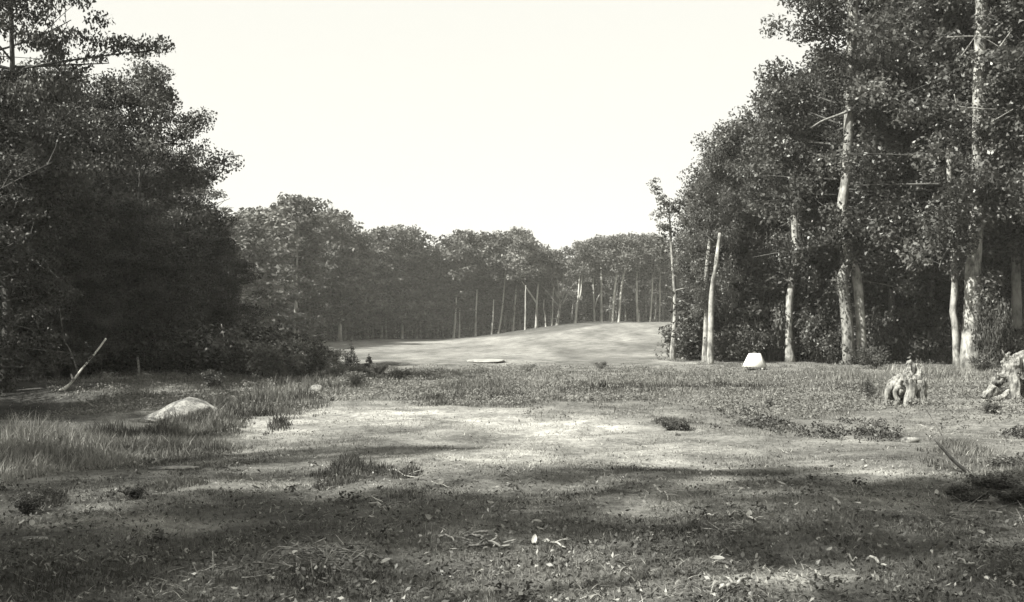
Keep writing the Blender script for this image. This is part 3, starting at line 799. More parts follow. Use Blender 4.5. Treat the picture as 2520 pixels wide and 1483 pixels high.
def bush(var, x, y, h, label, group=None, wide=1.0, name='bush', cat='bush'):
    e = empty(name, (x, y, G(x, y)), random.random() * 6.28, (h * wide, h * wide, h))
    obj('stems', var[0], e); obj('foliage', var[1], e)
    tag(e, label, cat, group); return e
random.seed(4)
for i, (u, v, h, w, lb) in enumerate([(640, 930, 1.05, 1.1, 'low dark bush at the end of the shaded wood'), (690, 938, 1.15, 1.1, 'broad bush in front of the far trees, tallest of the row'), (735, 935, 1.15, 1.0, 'broad bush with a dark hollow on its sunny side'),
                           (775, 918, 0.85, 1.1, 'grey-leaved bush between the broad bushes and the small conifer'), (812, 905, 0.75, 1.1, 'small grey bush touching the small conifer'), (840, 930, 0.5, 1.3, 'lowest bush in front of the small conifer')]):
    x, y = gp(u, v); bush(BU[i % 4] if i in (0, 2) else BUL[i % 2], x, y, h, lb, None, w)  # paler leaf copies paint in sunlight on these bushes
for (u, v, h, w, lb) in [(885, 928, .42, 1.3, 'pale low shrub just right of the tiny conifer'), (930, 918, .34, 1.4, 'second pale low shrub right of the tiny conifer'), (985, 930, .30, 1.5, 'pale low shrub alone at the rough edge before the sand patch'), (870, 955, .40, 1.4, 'pale shrub in the rough in front of the small conifer'), (1300, 912, .25, 1.5, 'pale low weed clump right of the sand patch'), (1480, 908, .25, 1.6, 'pale low weed clump midway between sand patch and snag')]:
    x, y = gp(u, v); bush(BUL[int(u) % 2], x, y, h, lb, None, w)
GB = 'dim bushes along the foot of the shaded wood'
for k in range(18):
    u = 60 + 580 * (k + random.random()) / 18; v = 905 + 24 * random.random() - (6 if u < 300 else 0)
    x, y = gp(u, v); LB.append((bush(BUD[k % 2], x, y, 0.9 + 0.8 * random.random(), 'dim bush', GB, 1.2), u))
label_between(LB, 'dim bush', MARK_L)
LB = []
GB2 = 'leafy bushes among the sunlit trunks'
for k in range(40):
    u = 1692 + 850 * (k + random.random()) / 40; Y = 42 + 2.5 * random.random() + (2.5 if u < 1900 else 0) - (2 if u > 2250 else 0)
    LB.append((bush(BU[k % 4], wx(u, Y), Y, 0.8 + 1.3 * random.random(), 'leafy bush', GB2, 1.1), u))
label_between(LB, 'leafy bush', MARK_R)
LB = []
for (u, Y, h, ww) in [(1800, 42.5, 1.9, .7), (1842, 42, 1.5, .9), (1890, 42.5, 2.3, .6), (2030, 41.5, 2.1, .7), (2062, 40.8, 1.4, .8), (2152, 41, 2.4, .6), (2245, 41, 2.0, .7), (2290, 40.5, 2.6, .6), (2325, 40, 1.4, .6), (2500, 38, 2.0, .7)]:
    LB.append((bush(BU[int(u) % 4], wx(u, Y), Y, h, 'tall bush', 'tall bushes between the sunlit trunks', ww), u))
label_between(LB, 'tall bush', MARK_R)
LB = []
x, y = gp(2150, 905); bush(BU[1], x, y, 0.8, 'small bush between the forked trunk and the small stump', None, 1.1)
x, y = gp(2420, 915); bush(BU[2], x, y, 0.55, 'small dark bush before the thickest trunk', None, 1.2)
e = bush(BU[3], wx(2442, 36), 36, 2.6, 'tall slender leafy shrub climbing beside the thickest trunk', None, 0.33)
x, y = gp(1648, 872); bush(BU[0], x, 45.4, 0.9, 'small bush at the foot of the lone snag', None, 0.8)

def conifer(x, y, h, label):
    e = empty('small_conifer', (x, y, G(x, y)))
    b = MB(); b.tube([[0, 0, -.05], [0, 0, h * .5], [0, 0, h]], [0.025, 0.018, 0.006], 5); obj('trunk', b.mesh('trunk', M['bark_dark']), e)
    r = np.random.default_rng(int(h * 100)); C = []; R_ = []
    for k in range(8):
        q = k / 7; n = int(r.integers(4, 8)) if q < .8 else 2
        for j in range(n):
            a = j / n * 6.28 + k; jj = .6 + .7 * r.random(); C.append([math.cos(a) * .3 * h * (1 - q) * jj, math.sin(a) * .3 * h * (1 - q) * jj, h * (.08 + .9 * q + .09 * r.normal() * (1 - q))]); R_.append(.16 * h * (1.15 - q))
    V, Fq, t = leaves(np.array(C), np.array(R_), 46, 0.05, r, .8, .3, .35)
    obj('crown', new_mesh('crown', V, Fq, t * .5, M['leaf_left']), e)
    tag(e, label, 'conifer'); return e
x, y = gp(864, 905); conifer(x, y, 0.9, 'small dark conifer shaped like a cone at the end of the bushes')
x, y = gp(908, 905); conifer(x, y, 0.45, 'tiny dark conifer beside the small dark conifer')

# ------------------------------------------------------------------ grass
def blades(x, y, h, w, tone, seed, segs=2, lean=0.5):
    r = np.random.default_rng(seed); n = len(x)
    z = gz(x, y) - 0.01
    a = r.random(n) * 6.283; ld = r.random(n) * 6.283; lm = h * lean * r.random(n) ** 0.8
    sx, sy = np.cos(a) * w * .5, np.sin(a) * w * .5
    dx, dy = np.cos(ld) * lm, np.sin(ld) * lm
    hh = np.sqrt(np.maximum(h * h - lm * lm * .7, 0.04 * h * h))
    if segs == 1:
        V = np.stack([np.stack([x - sx, y - sy, z], -1), np.stack([x + sx, y + sy, z], -1), np.stack([x + dx, y + dy, z + hh], -1)], 1).reshape(-1, 3)
        return V, np.arange(3 * n).reshape(-1, 3), np.repeat(tone, 3)
    m = 0.55
    V = np.stack([np.stack([x - sx, y - sy, z], -1), np.stack([x + sx, y + sy, z], -1),
                  np.stack([x - sx * .8 + dx * .32, y - sy * .8 + dy * .32, z + hh * m], -1), np.stack([x + sx * .8 + dx * .32, y + sy * .8 + dy * .32, z + hh * m], -1),
                  np.stack([x + dx, y + dy, z + hh], -1)], 1).reshape(-1, 3)
    b = np.arange(n)[:, None] * 5
    Fq = np.vstack([b + [0, 1, 3], b + [0, 3, 2], b + [2, 3, 4]])
    return V, Fq, np.repeat(tone, 5)

def scatter(n, y0, y1, seed, spread=0.56):
    """Points spread evenly over the picture of a flat ground (denser near the eye)."""
    r = np.random.default_rng(seed)
    a, b = y0 ** -0.7, y1 ** -0.7
    y = (a + (b - a) * r.random(n)) ** (-1 / 0.7)
    x = (r.random(n) * 2 - 1) * (spread * y + 0.8)
    return x, y, r

def grass_obj(name, V, Fq, t, label):
    tag(obj(name, new_mesh(name, V, Fq, t, M['grass'])), label, None, None, 'stuff')

def tall_at(x, y):
    p = np.stack([x, y], -1)
    wob = fbm(p * 0.9, 61, 3)
    h = np.zeros(len(x)); tn = np.zeros(len(x))
    for (bx, by, sx, sy, H, T) in TALL_W:
        q = np.exp(-(((x + wob - bx) / sx) ** 2 + ((y + wob * 1.6 - by) / sy) ** 2) ** 1.5)
        tn = np.where(q * H > h, T, tn); h = np.maximum(h, q * H)
    return h, tn

# short turf and straw of the clearing
x, y, r = scatter(520000, 5.2, 46, 501)
p = np.stack([x, y], -1)
w = worn_sunlit_at(x, y); lw = lawn_at(x, y)
cl = fbm(p * 2.2, 71, 4); cl2 = fbm(p * 0.45, 75, 3)
keep = (r.random(len(x)) < np.clip(0.75 + 0.8 * cl - 0.12 * w, 0.08, 1)) & (lw < 0.5)
wood = np.maximum(sstep(0.32, 0.42, -x / y) * sstep(15, 20, y), 0)
keep &= r.random(len(x)) > wood * 0.93
x, y, w, cl, cl2, p = x[keep], y[keep], w[keep], cl[keep], cl2[keep], p[keep]
n = len(x)
h = (0.022 + 0.035 * np.clip(cl + .3, 0, 1)) * (0.6 + 0.8 * r.random(n)) * (1 - 0.4 * w) * (1 + 0.9 * sstep(19, 24, y) * (1 - w))
far = sstep(10, 40, y)
cl3 = fbm(p * 1.1, 77, 4)
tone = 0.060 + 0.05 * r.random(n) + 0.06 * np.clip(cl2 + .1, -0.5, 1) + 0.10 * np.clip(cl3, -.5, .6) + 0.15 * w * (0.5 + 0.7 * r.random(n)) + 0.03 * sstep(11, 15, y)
tone = np.where(r.random(n) < 0.10, tone + 0.16 * r.random(n), tone)
V, Fq, t = blades(x, y, h, 0.0030 + 0.013 * far + 0.003 * r.random(n), np.clip(tone, 0.02, 0.5), 502, 2, 0.9)
grass_obj('short_grass', V, Fq, t, 'short patchy turf and straw over the clearing')

# tall rough
x, y, r = scatter(420000, 7.5, 46, 511, 0.6)
h0, tn = tall_at(x, y)
p = np.stack([x, y], -1)
cl = fbm(p * 1.3, 81, 4)
ew = 6 * fbm(p * 0.22, 83, 3)
band = sstep(18, 24, y + ew) * (1 - sstep(41, 44, y)) * (1 - 0.9 * sstep(0.34, 0.42, -x / y)) * (1 - worn_sunlit_at(x, y))
hb = band * (0.08 + 0.09 * np.clip(cl + .2, 0, 1)) * (1 - 0.75 * sstep(29, 39, y)) * (1 - 0.85 * lawn_at(x, y))
bx_ = np.exp(-(((x - 8.5) / .9) ** 2 + ((y - 35.4) / 1.3) ** 2))
hb = hb * (1 - bx_)
rough_edge = sstep(41, 44, y) * (1 - lawn_at(x, y)) * 0.12 * (np.abs(x / y) > 0.12)
H = np.maximum(np.maximum(h0 * np.clip(0.75 + 1.2 * cl, .35, 1.35), hb), rough_edge)
keep = (H > 0.05) & (r.random(len(x)) < np.clip(0.35 + 1.2 * cl + 0.9 * (h0 > hb), 0.1, 1))
x, y, H, tn, h0, cl, hb = x[keep], y[keep], H[keep], tn[keep], h0[keep], cl[keep], hb[keep]
n = len(x)
cl4 = fbm(np.stack([x, y], -1) * 1.0, 87, 4)
tone = np.where(h0 > hb, tn * np.clip(1 + 1.5 * cl4, .35, 1.6), 0.115 + 0.10 * fbm(np.stack([x, y], -1) * 0.35, 91, 4) + 0.04 * sstep(30, 40, y)) * (0.6 + 0.8 * r.random(n))
tone = np.where(r.random(n) < 0.06, tone + 0.15 * r.random(n), tone)
V, Fq, t = blades(x, y, H * (0.55 + 0.65 * r.random(n)), 0.004 + 0.0006 * y * (0.6 + .8 * r.random(n)), np.clip(tone, 0.02, 0.5), 512, 2, 0.75)
grass_obj('tall_grass', V, Fq, t, 'tall rough grass along the woods and before the fairway')

# dry straw lying flat
x, y, r = scatter(90000, 5.2, 30, 531)
w = worn_sunlit_at(x, y); cl = fbm(np.stack([x, y], -1) * 1.6, 95, 4)
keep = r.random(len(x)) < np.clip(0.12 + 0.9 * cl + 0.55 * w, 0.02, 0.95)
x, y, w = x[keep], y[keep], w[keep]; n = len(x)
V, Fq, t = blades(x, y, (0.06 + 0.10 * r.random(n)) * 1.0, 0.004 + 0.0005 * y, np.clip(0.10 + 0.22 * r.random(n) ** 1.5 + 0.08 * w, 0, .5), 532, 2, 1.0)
V[:, 2] = gz(V[:, 0], V[:, 1]) + 0.015 + 0.25 * (V[:, 2] - gz(V[:, 0], V[:, 1]))
grass_obj('dry_straw', V, Fq, t, 'flattened dry straw strewn over the clearing')
# small broad-leaved weeds
x, y, r = scatter(420, 5.3, 34, 541)
w = worn_sunlit_at(x, y); cl = fbm(np.stack([x, y], -1) * 0.7, 97, 3)
keep = (r.random(len(x)) < np.clip(0.35 + 1.3 * cl - 0.8 * w, 0, 1)) & (lawn_at(x, y) < .5)
x, y = x[keep], y[keep]; n = len(x)
V, Fq, t = leaves(np.stack([x, y, gz(x, y) + 0.05], -1), 0.05 + 0.07 * r.random(n), 26, 0.035, r, 0.5, 0.9, 0.6)
tag(obj('low_weeds', new_mesh('low_weeds', V, Fq, t, M['leaf_bush'])), 'small broad-leaved weeds dotting the turf', None, None, 'stuff')

# matted herbs of the rough before the fairway
x, y, r = scatter(9000, 17, 41, 551, .5)
cl = fbm(np.stack([x, y], -1) * 0.8, 99, 3); w = worn_sunlit_at(x, y)
keep = (r.random(len(x)) < np.clip(0.5 + 1.3 * cl - 1.2 * w, 0, 1) * sstep(17, 24, y + 6 * fbm(np.stack([x, y], -1) * 0.22, 83, 3)) * (1 - sstep(36, 41, y)) * (1 - .9 * sstep(.33, .42, -x / y))) & (lawn_at(x, y) < .5) & (np.hypot(x - 8.5, (y - 35.3) * .6) > .9)
x, y = x[keep], y[keep]; n = len(x)
V, Fq, t = leaves(np.stack([x, y, gz(x, y) + 0.07], -1), 0.12 + 0.14 * r.random(n), 34, 0.046, r, 0.5, 0.9, 0.5)
tag(obj('rough_herbs', new_mesh('rough_herbs', V, Fq, t, M['leaf_herb'])), 'matted pale herbs in the rough before the fairway', None, None, 'stuff')

# dark creeping weeds added in place of tree shade on the clearing
r = np.random.default_rng(571); n = 700
x = 3.4 + 5.6 * r.random(n); y = 12.6 + 5.4 * r.random(n)
cl = fbm(np.stack([x, y], -1) * np.array([0.7, 1.3]), 101, 3)
keep = r.random(n) < np.clip(0.45 + 2.2 * cl, 0, 1) * np.clip(1.3 - np.abs(y - (16.4 - .45 * (x - 3.4))) / 1.5, 0, 1)
x, y = x[keep], y[keep]; n = len(x)
V, Fq, t = leaves(np.stack([x, y, gz(x, y) + 0.04], -1), 0.10 + 0.14 * r.random(n), 44, 0.045, r, 0.35, 0.9, 0.5)
tag(obj('shade_weeds', new_mesh('shade_weeds', V, Fq, t, M['leaf_left'])), 'dark creeping weeds standing in for tree shade below the two stumps', None, None, 'stuff')

# dead leaves, twigs and chips too small to count
x, y, r = scatter(34000, 5.2, 26, 521)
w = worn_sunlit_at(x, y)
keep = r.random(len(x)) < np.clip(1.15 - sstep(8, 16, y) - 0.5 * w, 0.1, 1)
x, y = x[keep], y[keep]; n = len(x)
z = gz(x, y) + 0.012 + 0.03 * r.random(n)
V, Fq, t = leaves(np.stack([x, y, z], -1), np.full(n, 0.01), 1, 0.034, np.random.default_rng(522), 0.3, 1.2, 0.5)
sel = np.arange(n) * 6                                # leaves() gives six per point; one each is kept
q = (sel[:, None] * 4 + np.arange(4)).ravel()
tag(obj('leaf_litter', new_mesh('leaf_litter', V[q], np.arange(n * 4).reshape(-1, 4), np.repeat(np.random.default_rng(3).random(n) ** 6 * .85, 4), M['dry_leaf'])), 'scattered dead leaves and chips in the turf', None, None, 'stuff')

# ------------------------------------------------------------------ carved solids (stumps, stones)
def solid(tubes, blobs=(), voxel=0.014, rough=0.018, seed=0, mat=None, name='wood'):
    """Tubes and lumps fused into one continuous gnarled body."""
    b = MB()
    for P, R, k in tubes: b.tube(curve_pts(P, 10), np.interp(np.linspace(0, 1, 10), np.linspace(0, 1, len(R)), R), k, 0.25, seed)
    me0 = b.mesh('tmp', None) if tubes else bpy.data.meshes.new('tmp')
    import bmesh
    bm = bmesh.new(); bm.from_mesh(me0)
    for (c, s, rot) in blobs:
        mt = Matrix.Translation(c) @ Matrix.Rotation(rot[1], 4, 'Y') @ Matrix.Rotation(rot[0], 4, 'X') @ Matrix.Diagonal((s[0], s[1], s[2], 1))
        bmesh.ops.create_cube(bm, size=1.0, matrix=mt)
    bmesh.ops.recalc_face_normals(bm, faces=bm.faces)
    bm.to_mesh(me0); bm.free()
    o = bpy.data.objects.new('tmp', me0); COL.objects.link(o)
    md = o.modifiers.new('r', 'REMESH'); md.mode = 'VOXEL'; md.voxel_size = voxel
    sm = o.modifiers.new('s', 'SMOOTH'); sm.factor = 0.5; sm.iterations = 3
    dg = bpy.context.evaluated_depsgraph_get()
    me = bpy.data.meshes.new_from_object(o.evaluated_get(dg))
    bpy.data.objects.remove(o)
    n = len(me.vertices); co = np.empty(n * 3, np.float32); me.vertices.foreach_get('co', co); co = co.reshape(-1, 3).astype(float)
    no = np.empty(n * 3, np.float32); me.vertex_normals.foreach_get('vector', no); no = no.reshape(-1, 3)
    d = fbm(co * np.array([26, 26, 6.0]), seed, 3) * rough * 1.5 + fbm(co * 8, seed + 9, 3) * rough * 1.5
    co = co + no * d[:, None]
    me.vertices.foreach_set('co', co.astype(np.float32).ravel()); me.update()
    me.materials.clear(); me.materials.append(mat); me.name = name
    me.polygons.foreach_set('use_smooth', np.zeros(len(me.polygons), bool))
    return me

# small stump on root legs
Ys = 20.3; xs = wx(2237, Ys); zs = wz(1003, Ys)
est = empty('tree_stump', (xs, Ys, G(xs, Ys) - 0.02))
body = solid([([(-.34, .05, .36), (-.22, .02, .44), (-.04, .0, .47), (.2, .05, .46)], [.05, .10, .13, .09], 9),
              ([(-.06, 0, .5), (-.02, -.07, .40), (.05, -.12, .32), (.07, -.13, .25)], [.10, .11, .09, .04], 8),
              ([(-.20, 0, .42), (-.20, -.06, .33), (-.15, -.1, .25)], [.09, .08, .05], 8)],
             [((.08, .06, .60), (.24, .10, .36), (-0.4, 0.42)), ((-.08, .05, .45), (.26, .16, .08), (0.1, -0.3))], voxel=.011, rough=.03, seed=4, mat=M['dead_wood'])
obj('body', body, est)
for P, R in [([(-.03, -.1, .48), (0, -.14, .28), (-.07, -.18, .13), (-.13, -.2, -.03)], [.12, .09, .075, .055]),
             ([(-.25, -.02, .42), (-.36, -.05, .31), (-.42, -.08, .16), (-.43, -.1, -.02)], [.09, .07, .055, .035]),
             ([(.17, -.05, .45), (.17, -.1, .22), (.2, -.12, .06), (.17, -.14, -.02)], [.10, .07, .05, .03]),
             ([(.25, 0, .45), (.27, -.02, .25), (.30, -.03, .0)], [.05, .045, .03]),
             ([(-.2, -.1, .36), (-.3, -.12, .26), (-.26, -.14, .12), (-.3, -.16, -.01)], [.05, .04, .035, .02]),
             ([(-.2, .05, .36), (-.16, .02, .22), (-.22, .0, .1), (-.2, -.02, -.02)], [.07, .055, .045, .04]), ([(-.36, .1, .3), (-.3, .08, .16), (-.34, .1, -.02)], [.06, .05, .04]),
             ([(.26, .05, .1), (.42, .0, .04), (.62, -.05, .02)], [.03, .025, .01])]:
    obj('root', solid([(P, R, 8)], voxel=0.011, rough=.012, seed=int(abs(P[0][0]) * 100), mat=M['dead_wood'], name='root'), est)
obj('splinter', solid([([(.15, .02, .44), (.2, .05, .56), (.26, .08, .69)], [.05, .045, .012], 6)], voxel=.011, rough=.01, seed=7, mat=M['dead_wood'], name='splinter'), est)
bush(BUD[0], xs - .05, Ys + .4, 0.36, 'dark weeds growing up behind the small stump', None, 1.0, 'weed', 'plant')
tag(est, 'small pale stump on root legs with a dark hollow beneath', 'stump')
# big broken stump at the picture edge
Yb = 20.6; xb = wx(2486, Yb)
eb = empty('tree_stump', (xb, Yb, G(xb, Yb) - 0.02))
obj('body', solid([([(0, 0, .45), (.08, .05, .65), (.2, .1, .85)], [.14, .18, .10], 9), ([(.05, .1, .6), (.3, .15, .75), (.5, .2, .8)], [.2, .22, .18], 9), ([(.2, .1, .6), (.4, .2, .3), (.5, .25, -.05)], [.2, .2, .22], 9),
                   ([(-.1, .15, .55), (-.2, .2, .3), (-.3, .25, -.02)], [.12, .10, .10], 8), ([(0, .05, .75), (-.02, .05, .86), (.03, .03, .95)], [.08, .05, .02], 7)], [((.3, .1, .72), (.45, .2, .22), (.2, -.25))], voxel=.018, seed=14, rough=.045, mat=M['dead_wood']), eb)
obj('root', solid([([(0, -.08, .52), (.02, -.16, .3), (.01, -.2, .12), (-.03, -.22, -.03)], [.10, .085, .075, .05], 9)], voxel=.013, seed=15, mat=M['dead_wood'], name='root'), eb)
obj('root', solid([([(.3, -.05, .5), (.36, -.15, .25), (.4, -.2, -.03)], [.10, .08, .06], 9)], voxel=.014, seed=16, mat=M['dead_wood'], name='root'), eb)
obj('broken_slab', solid([], [((-.40, -.1, .20), (.30, .12, .16), (0.3, -0.75))], voxel=.013, rough=.02, seed=17, mat=M['dead_wood'], name='broken_slab'), eb)
obj('root', solid([([(-.5, -.1, .06), (-.25, -.16, .12), (-.05, -.1, .25)], [.05, .05, .05], 7)], voxel=.013, seed=18, mat=M['dead_wood'], name='root'), eb)
for P in ([(-.05, .05, .8), (-.12, 0, .92), (-.16, 0, 1.0)], [(.02, 0, .5), (-.2, -.1, .5), (-.34, -.15, .56)]):
    obj('root', solid([(P, [.025, .018, .008], 6)], voxel=.008, rough=.006, seed=19, mat=M['dead_wood'], name='root'), eb)
tag(eb, 'big jagged pale stump with a thick upright root, larger of the two stumps', 'stump')

def stone(name, x, y, size, seed, label, cat='rock', mat=None, lopsided=0.0, sink=0.3, rz=0.0, group=None, rough=0.16):
    import bmesh
    bm = bmesh.new(); bmesh.ops.create_icosphere(bm, subdivisions=5 if size[0] > .3 else 3, radius=1.0)
    co = np.array([v.co[:] for v in bm.verts]); F_ = [[v.index for v in f.verts] for f in bm.faces]; bm.free()
    d = 1 + rough * 2 * fbm(co * 1.4 + seed, seed, 2) + rough * .4 * fbm(co * 6 + seed, seed + 3, 3)
    co = co * d[:, None]
    if lopsided: co[:, 2] *= 1 - lopsided * 0.72 * np.clip(0.15 - co[:, 0], 0, 1.2) - lopsided * 0.4 * np.clip(co[:, 0] - .35, 0, 1)
    co = co * np.array(size)
    o = obj(name, new_mesh(name, co, np.array(F_), mat=mat or M['stone'], smooth=True), None, (x, y, G(x, y) + size[2] * (1 - sink) - size[2] * .3))
    o.rotation_euler = (0, 0, rz)
    tag(o, label, cat, group); return o
x, y = gp(452, 1028)
stone('boulder', x, y, (0.60, 0.42, 0.29), 5, 'rounded pale boulder half buried in grass before the dark wood', 'boulder', lopsided=1.0, sink=0.55, rough=.14)
x, y = gp(384, 1136); stone('rock', x, y, (.05, .05, .045), 8, 'fist-sized pale rock below the boulder', sink=0)
x, y = gp(425, 1156); stone('flat_stone', x, y, (.24, .10, .025), 9, 'flat pale stone slab lying below the boulder', sink=0.5, rough=.35)
x, y = gp(780, 970); stone('rock', x, y, (.14, .12, .12), 12, 'pale rock in tall grass before the broad bushes', sink=0.1)
x, y = gp(90, 1318); stone('flat_stone', x, y, (.14, .06, .02), 13, 'flat pale chip lying in the darkest corner of the foreground', sink=0.0)
x, y = gp(2240, 1092); stone('rock', x, y, (.12, .06, .04), 15, 'white flat rock in the shaded patch below the small stump', sink=0)
x, y = gp(1640, 868); stone('rock', x, 47, (.5, .3, .2), 16, 'pale rock on the fairway edge left of the lone snag', sink=0.1, mat=M['sand'])
for (u, v, sx, lb) in [(2100, 893, .25, 'pale stone under the forked trunk'), (2075, 895, .16, 'smaller pale stone left of the forked trunk')]:
    x, y = gp(u, v); stone('rock', x, y, (sx, .15, .12), int(u), lb, sink=.1)
# sand hollow on the crest
xx, yy = wx(1197, 41.5), 41.5
o = stone('sand_patch', xx, yy, (0.75, 1.1, 0.07), 21, 'bare pale sand patch at the start of the fairway', 'sand patch', M['sand'], sink=0.2, rough=.2)

# ------------------------------------------------------------------ white tee box
Yt = 36.0; xt = wx(1857, Yt); et = empty('tee_box', (xt, Yt, G(xt, Yt) + 0.06), math.radians(-20), 1.1)
tag(et, 'white tapered wooden box on the grass before the sunlit wood', 'tee box')
def panel(name, quad, th, mat, inward):
    q = np.array(quad, float); nrm = np.cross(q[1] - q[0], q[3] - q[0]); nrm /= np.linalg.norm(nrm)
    if np.dot(nrm, inward) < 0: nrm = -nrm
    V = np.vstack([q, q + nrm * th])
    obj(name, new_mesh(name, V, [(0, 1, 2, 3), (7, 6, 5, 4), (0, 4, 5, 1), (1, 5, 6, 2), (2, 6, 7, 3), (3, 7, 4, 0)], mat=mat), et)
a, t_, z0, z1 = 0.31, 0.145, 0.05, 0.42
nB = [(-a, -a, z0), (a, -a, z0), (a, a, z0), (-a, a, z0)]; nT = [(-t_, -t_, z1), (t_, -t_, z1), (t_, t_, z1), (-t_, t_, z1)]
for nm, i, j, inn in (('front_panel', 0, 1, (0, 1, 0)), ('side_panel', 1, 2, (-1, 0, 0)), ('back_panel', 2, 3, (0, -1, 0)), ('side_panel', 3, 0, (1, 0, 0))):
    panel(nm, [nB[i], nB[j], nT[j], nT[i]], 0.018, M['white_paint'], inn)
sv = []; sf = []
for k in range(6):
    for j in range(12):
        q = k / 5; s = t_ * .86 * (1 - q * .97); an = j / 12 * 6.283
        cx, cy = math.cos(an), math.sin(an); mm = max(abs(cx), abs(cy)); f = 1 / mm * (1 - q) + q
        sv.append((cx * s * f, cy * s * f, z1 - .03 + .07 * math.sin(q * 1.5)))
for k in range(5):
    for j in range(12): sf.append((k * 12 + j, k * 12 + (j + 1) % 12, (k + 1) * 12 + (j + 1) % 12, (k + 1) * 12 + j))
obj('sand_heap', new_mesh('sand_heap', sv, sf, mat=M['grey_sand'], smooth=True), et)
for sx in (-1, 1):
    for sy in (-1, 1):
        c = np.array([sx * (a - .05), sy * (a - .05)]); w_ = .025
        V = [(c[0] + dx * w_, c[1] + dy * w_, zz) for zz in (-.06, z0 + .03) for dx, dy in ((-1, -1), (1, -1), (1, 1), (-1, 1))]
        obj('foot', new_mesh('foot', V, [(3, 2, 1, 0), (4, 5, 6, 7), (0, 1, 5, 4), (1, 2, 6, 5), (2, 3, 7, 6), (3, 0, 4, 7)], mat=M['white_paint']), et)

# ------------------------------------------------------------------ leaning dead sapling on the bank
Yp = 25.8; xp = wx(150, Yp); ep = empty('dead_sapling', (xp, Yp, G(xp, Yp)))
P = np.array([[wx(u, Yp) - xp, 0, wz(v, Yp)] for u, v in [(145, 950), (165, 938), (182, 920), (205, 890), (232, 858), (261, 819)]]); P[:, 2] -= P[0, 2] + 0.03
Pc = curve_pts(P, 22); b = MB(); b.tube(Pc, np.interp(np.linspace(0, 1, 22), [0, .15, .3, 1], [.042, .044, .026, .02]), 8, .12, 3)
obj('trunk', b.mesh('trunk', M['bleached_sunlit']), ep)
for pts in ([(183, 922), (178, 910), (176, 905)], [(222, 868), (232, 862), (236, 864)]):
    q = np.array([[wx(u, Yp) - xp, -.05, wz(v, Yp)] for u, v in pts]); q[:, 2] += Pc[0, 2] + .03 - wz(950, Yp) - 0.03
    b = MB(); b.tube(curve_pts(q, 5), np.linspace(.03, .012, 5), 5); obj('stub', b.mesh('stub', M['dead_wood']), ep)
tag(ep, 'pale bare sapling leaning over from the dark bank', 'dead sapling')
def stem(name, pts, Y, r0, r1, label, mat=None, base=None):
    x0 = wx(pts[0][0], Y); P = np.array([[wx(u, Y) - x0, 0, wz(v, Y)] for u, v in pts]); P[:, 2] -= P[0, 2] + .03
    b = MB(); b.tube(curve_pts(P, 14), np.linspace(r0, r1, 14), 5, .15, 9)
    o = obj(name, b.mesh(name, mat or M['stick']), None, (x0, Y, G(x0, Y))); tag(o, label, 'branch'); return o
stem('dead_branch', [(196, 935), (190, 905), (178, 868), (168, 845), (158, 830), (152, 790), (146, 750)], 27.6, .02, .008, 'thin crooked dead branch standing behind the leaning bare sapling', M['bark_mid'])
stem('dead_branch', [(552, 930), (550, 880), (552, 840), (545, 795)], 31, .025, .012, 'short crooked pale stem upright before the dark wood end', M['bark_mid'])
stem('broken_stake', [(340, 930), (341, 905), (338, 880)], 31, .04, .03, 'short pale broken stub upright in the middle of the dark wood')
stem('dead_branch', [(250, 985), (225, 975), (190, 960)], 23, .03, .015, 'dim dead branch lying in the dark hollow left of the boulder')
stem('long_branch', [(2345, 1235), (2325, 1180), (2290, 1120), (2270, 1092)], 12.0, .007, .004, 'long thin branch slanting up beside the brush pile', M['bark_mid'])
stem('dark_branch', [(2395, 1250), (2360, 1225), (2330, 1195), (2300, 1160)], 11.2, .022, .012, 'dark slanting branch under the long thin branch', M['bark_dark'])

# ------------------------------------------------------------------ things lying on the foreground grass
def flat_stick(u0, v0, u1, v1, r0, label, group=None, bend=0.06, mat=None, name='stick'):
    x0, y0 = gp(u0, v0); x1, y1 = gp(u1, v1)
    L_ = math.hypot(x1 - x0, y1 - y0); c = ((x0 + x1) / 2, (y0 + y1) / 2)
    n = 7; s = np.linspace(-.5, .5, n)
    nx, ny = -(y1 - y0) / L_, (x1 - x0) / L_
    kr = np.random.default_rng(int(u0 * 7 + v0)); r0 = r0 * 0.62
    off = bend * .5 * L_ * (1 - (2 * s) ** 2) + np.cumsum(kr.normal(size=n)) * 0.02 * L_
    P = np.stack([(x1 - x0) * s + nx * off, (y1 - y0) * s + ny * off, np.zeros(n)], -1)
    P[:, 2] = gz(P[:, 0] + c[0], P[:, 1] + c[1]) - G(*c) + 0.018 + r0 + 0.012 * kr.normal(size=n)
    b = MB(); b.tube(P, np.linspace(r0, r0 * .5, n), 6, .5, int(u0))
    if L_ > .22:
        k_ = 3; tw = P[k_] + np.array([nx, ny, .25]) * L_ * .28 + (P[-1] - P[k_]) * .35
        b.tube([P[k_], (P[k_] + tw) / 2 + [0, 0, .01], tw], [r0 * .6, r0 * .45, r0 * .2], 5, .4, 3)
    o = obj(name, b.mesh(name, mat or M['stick']), None, (c[0], c[1], G(*c)))
    tag(o, label, 'stick', group); return o
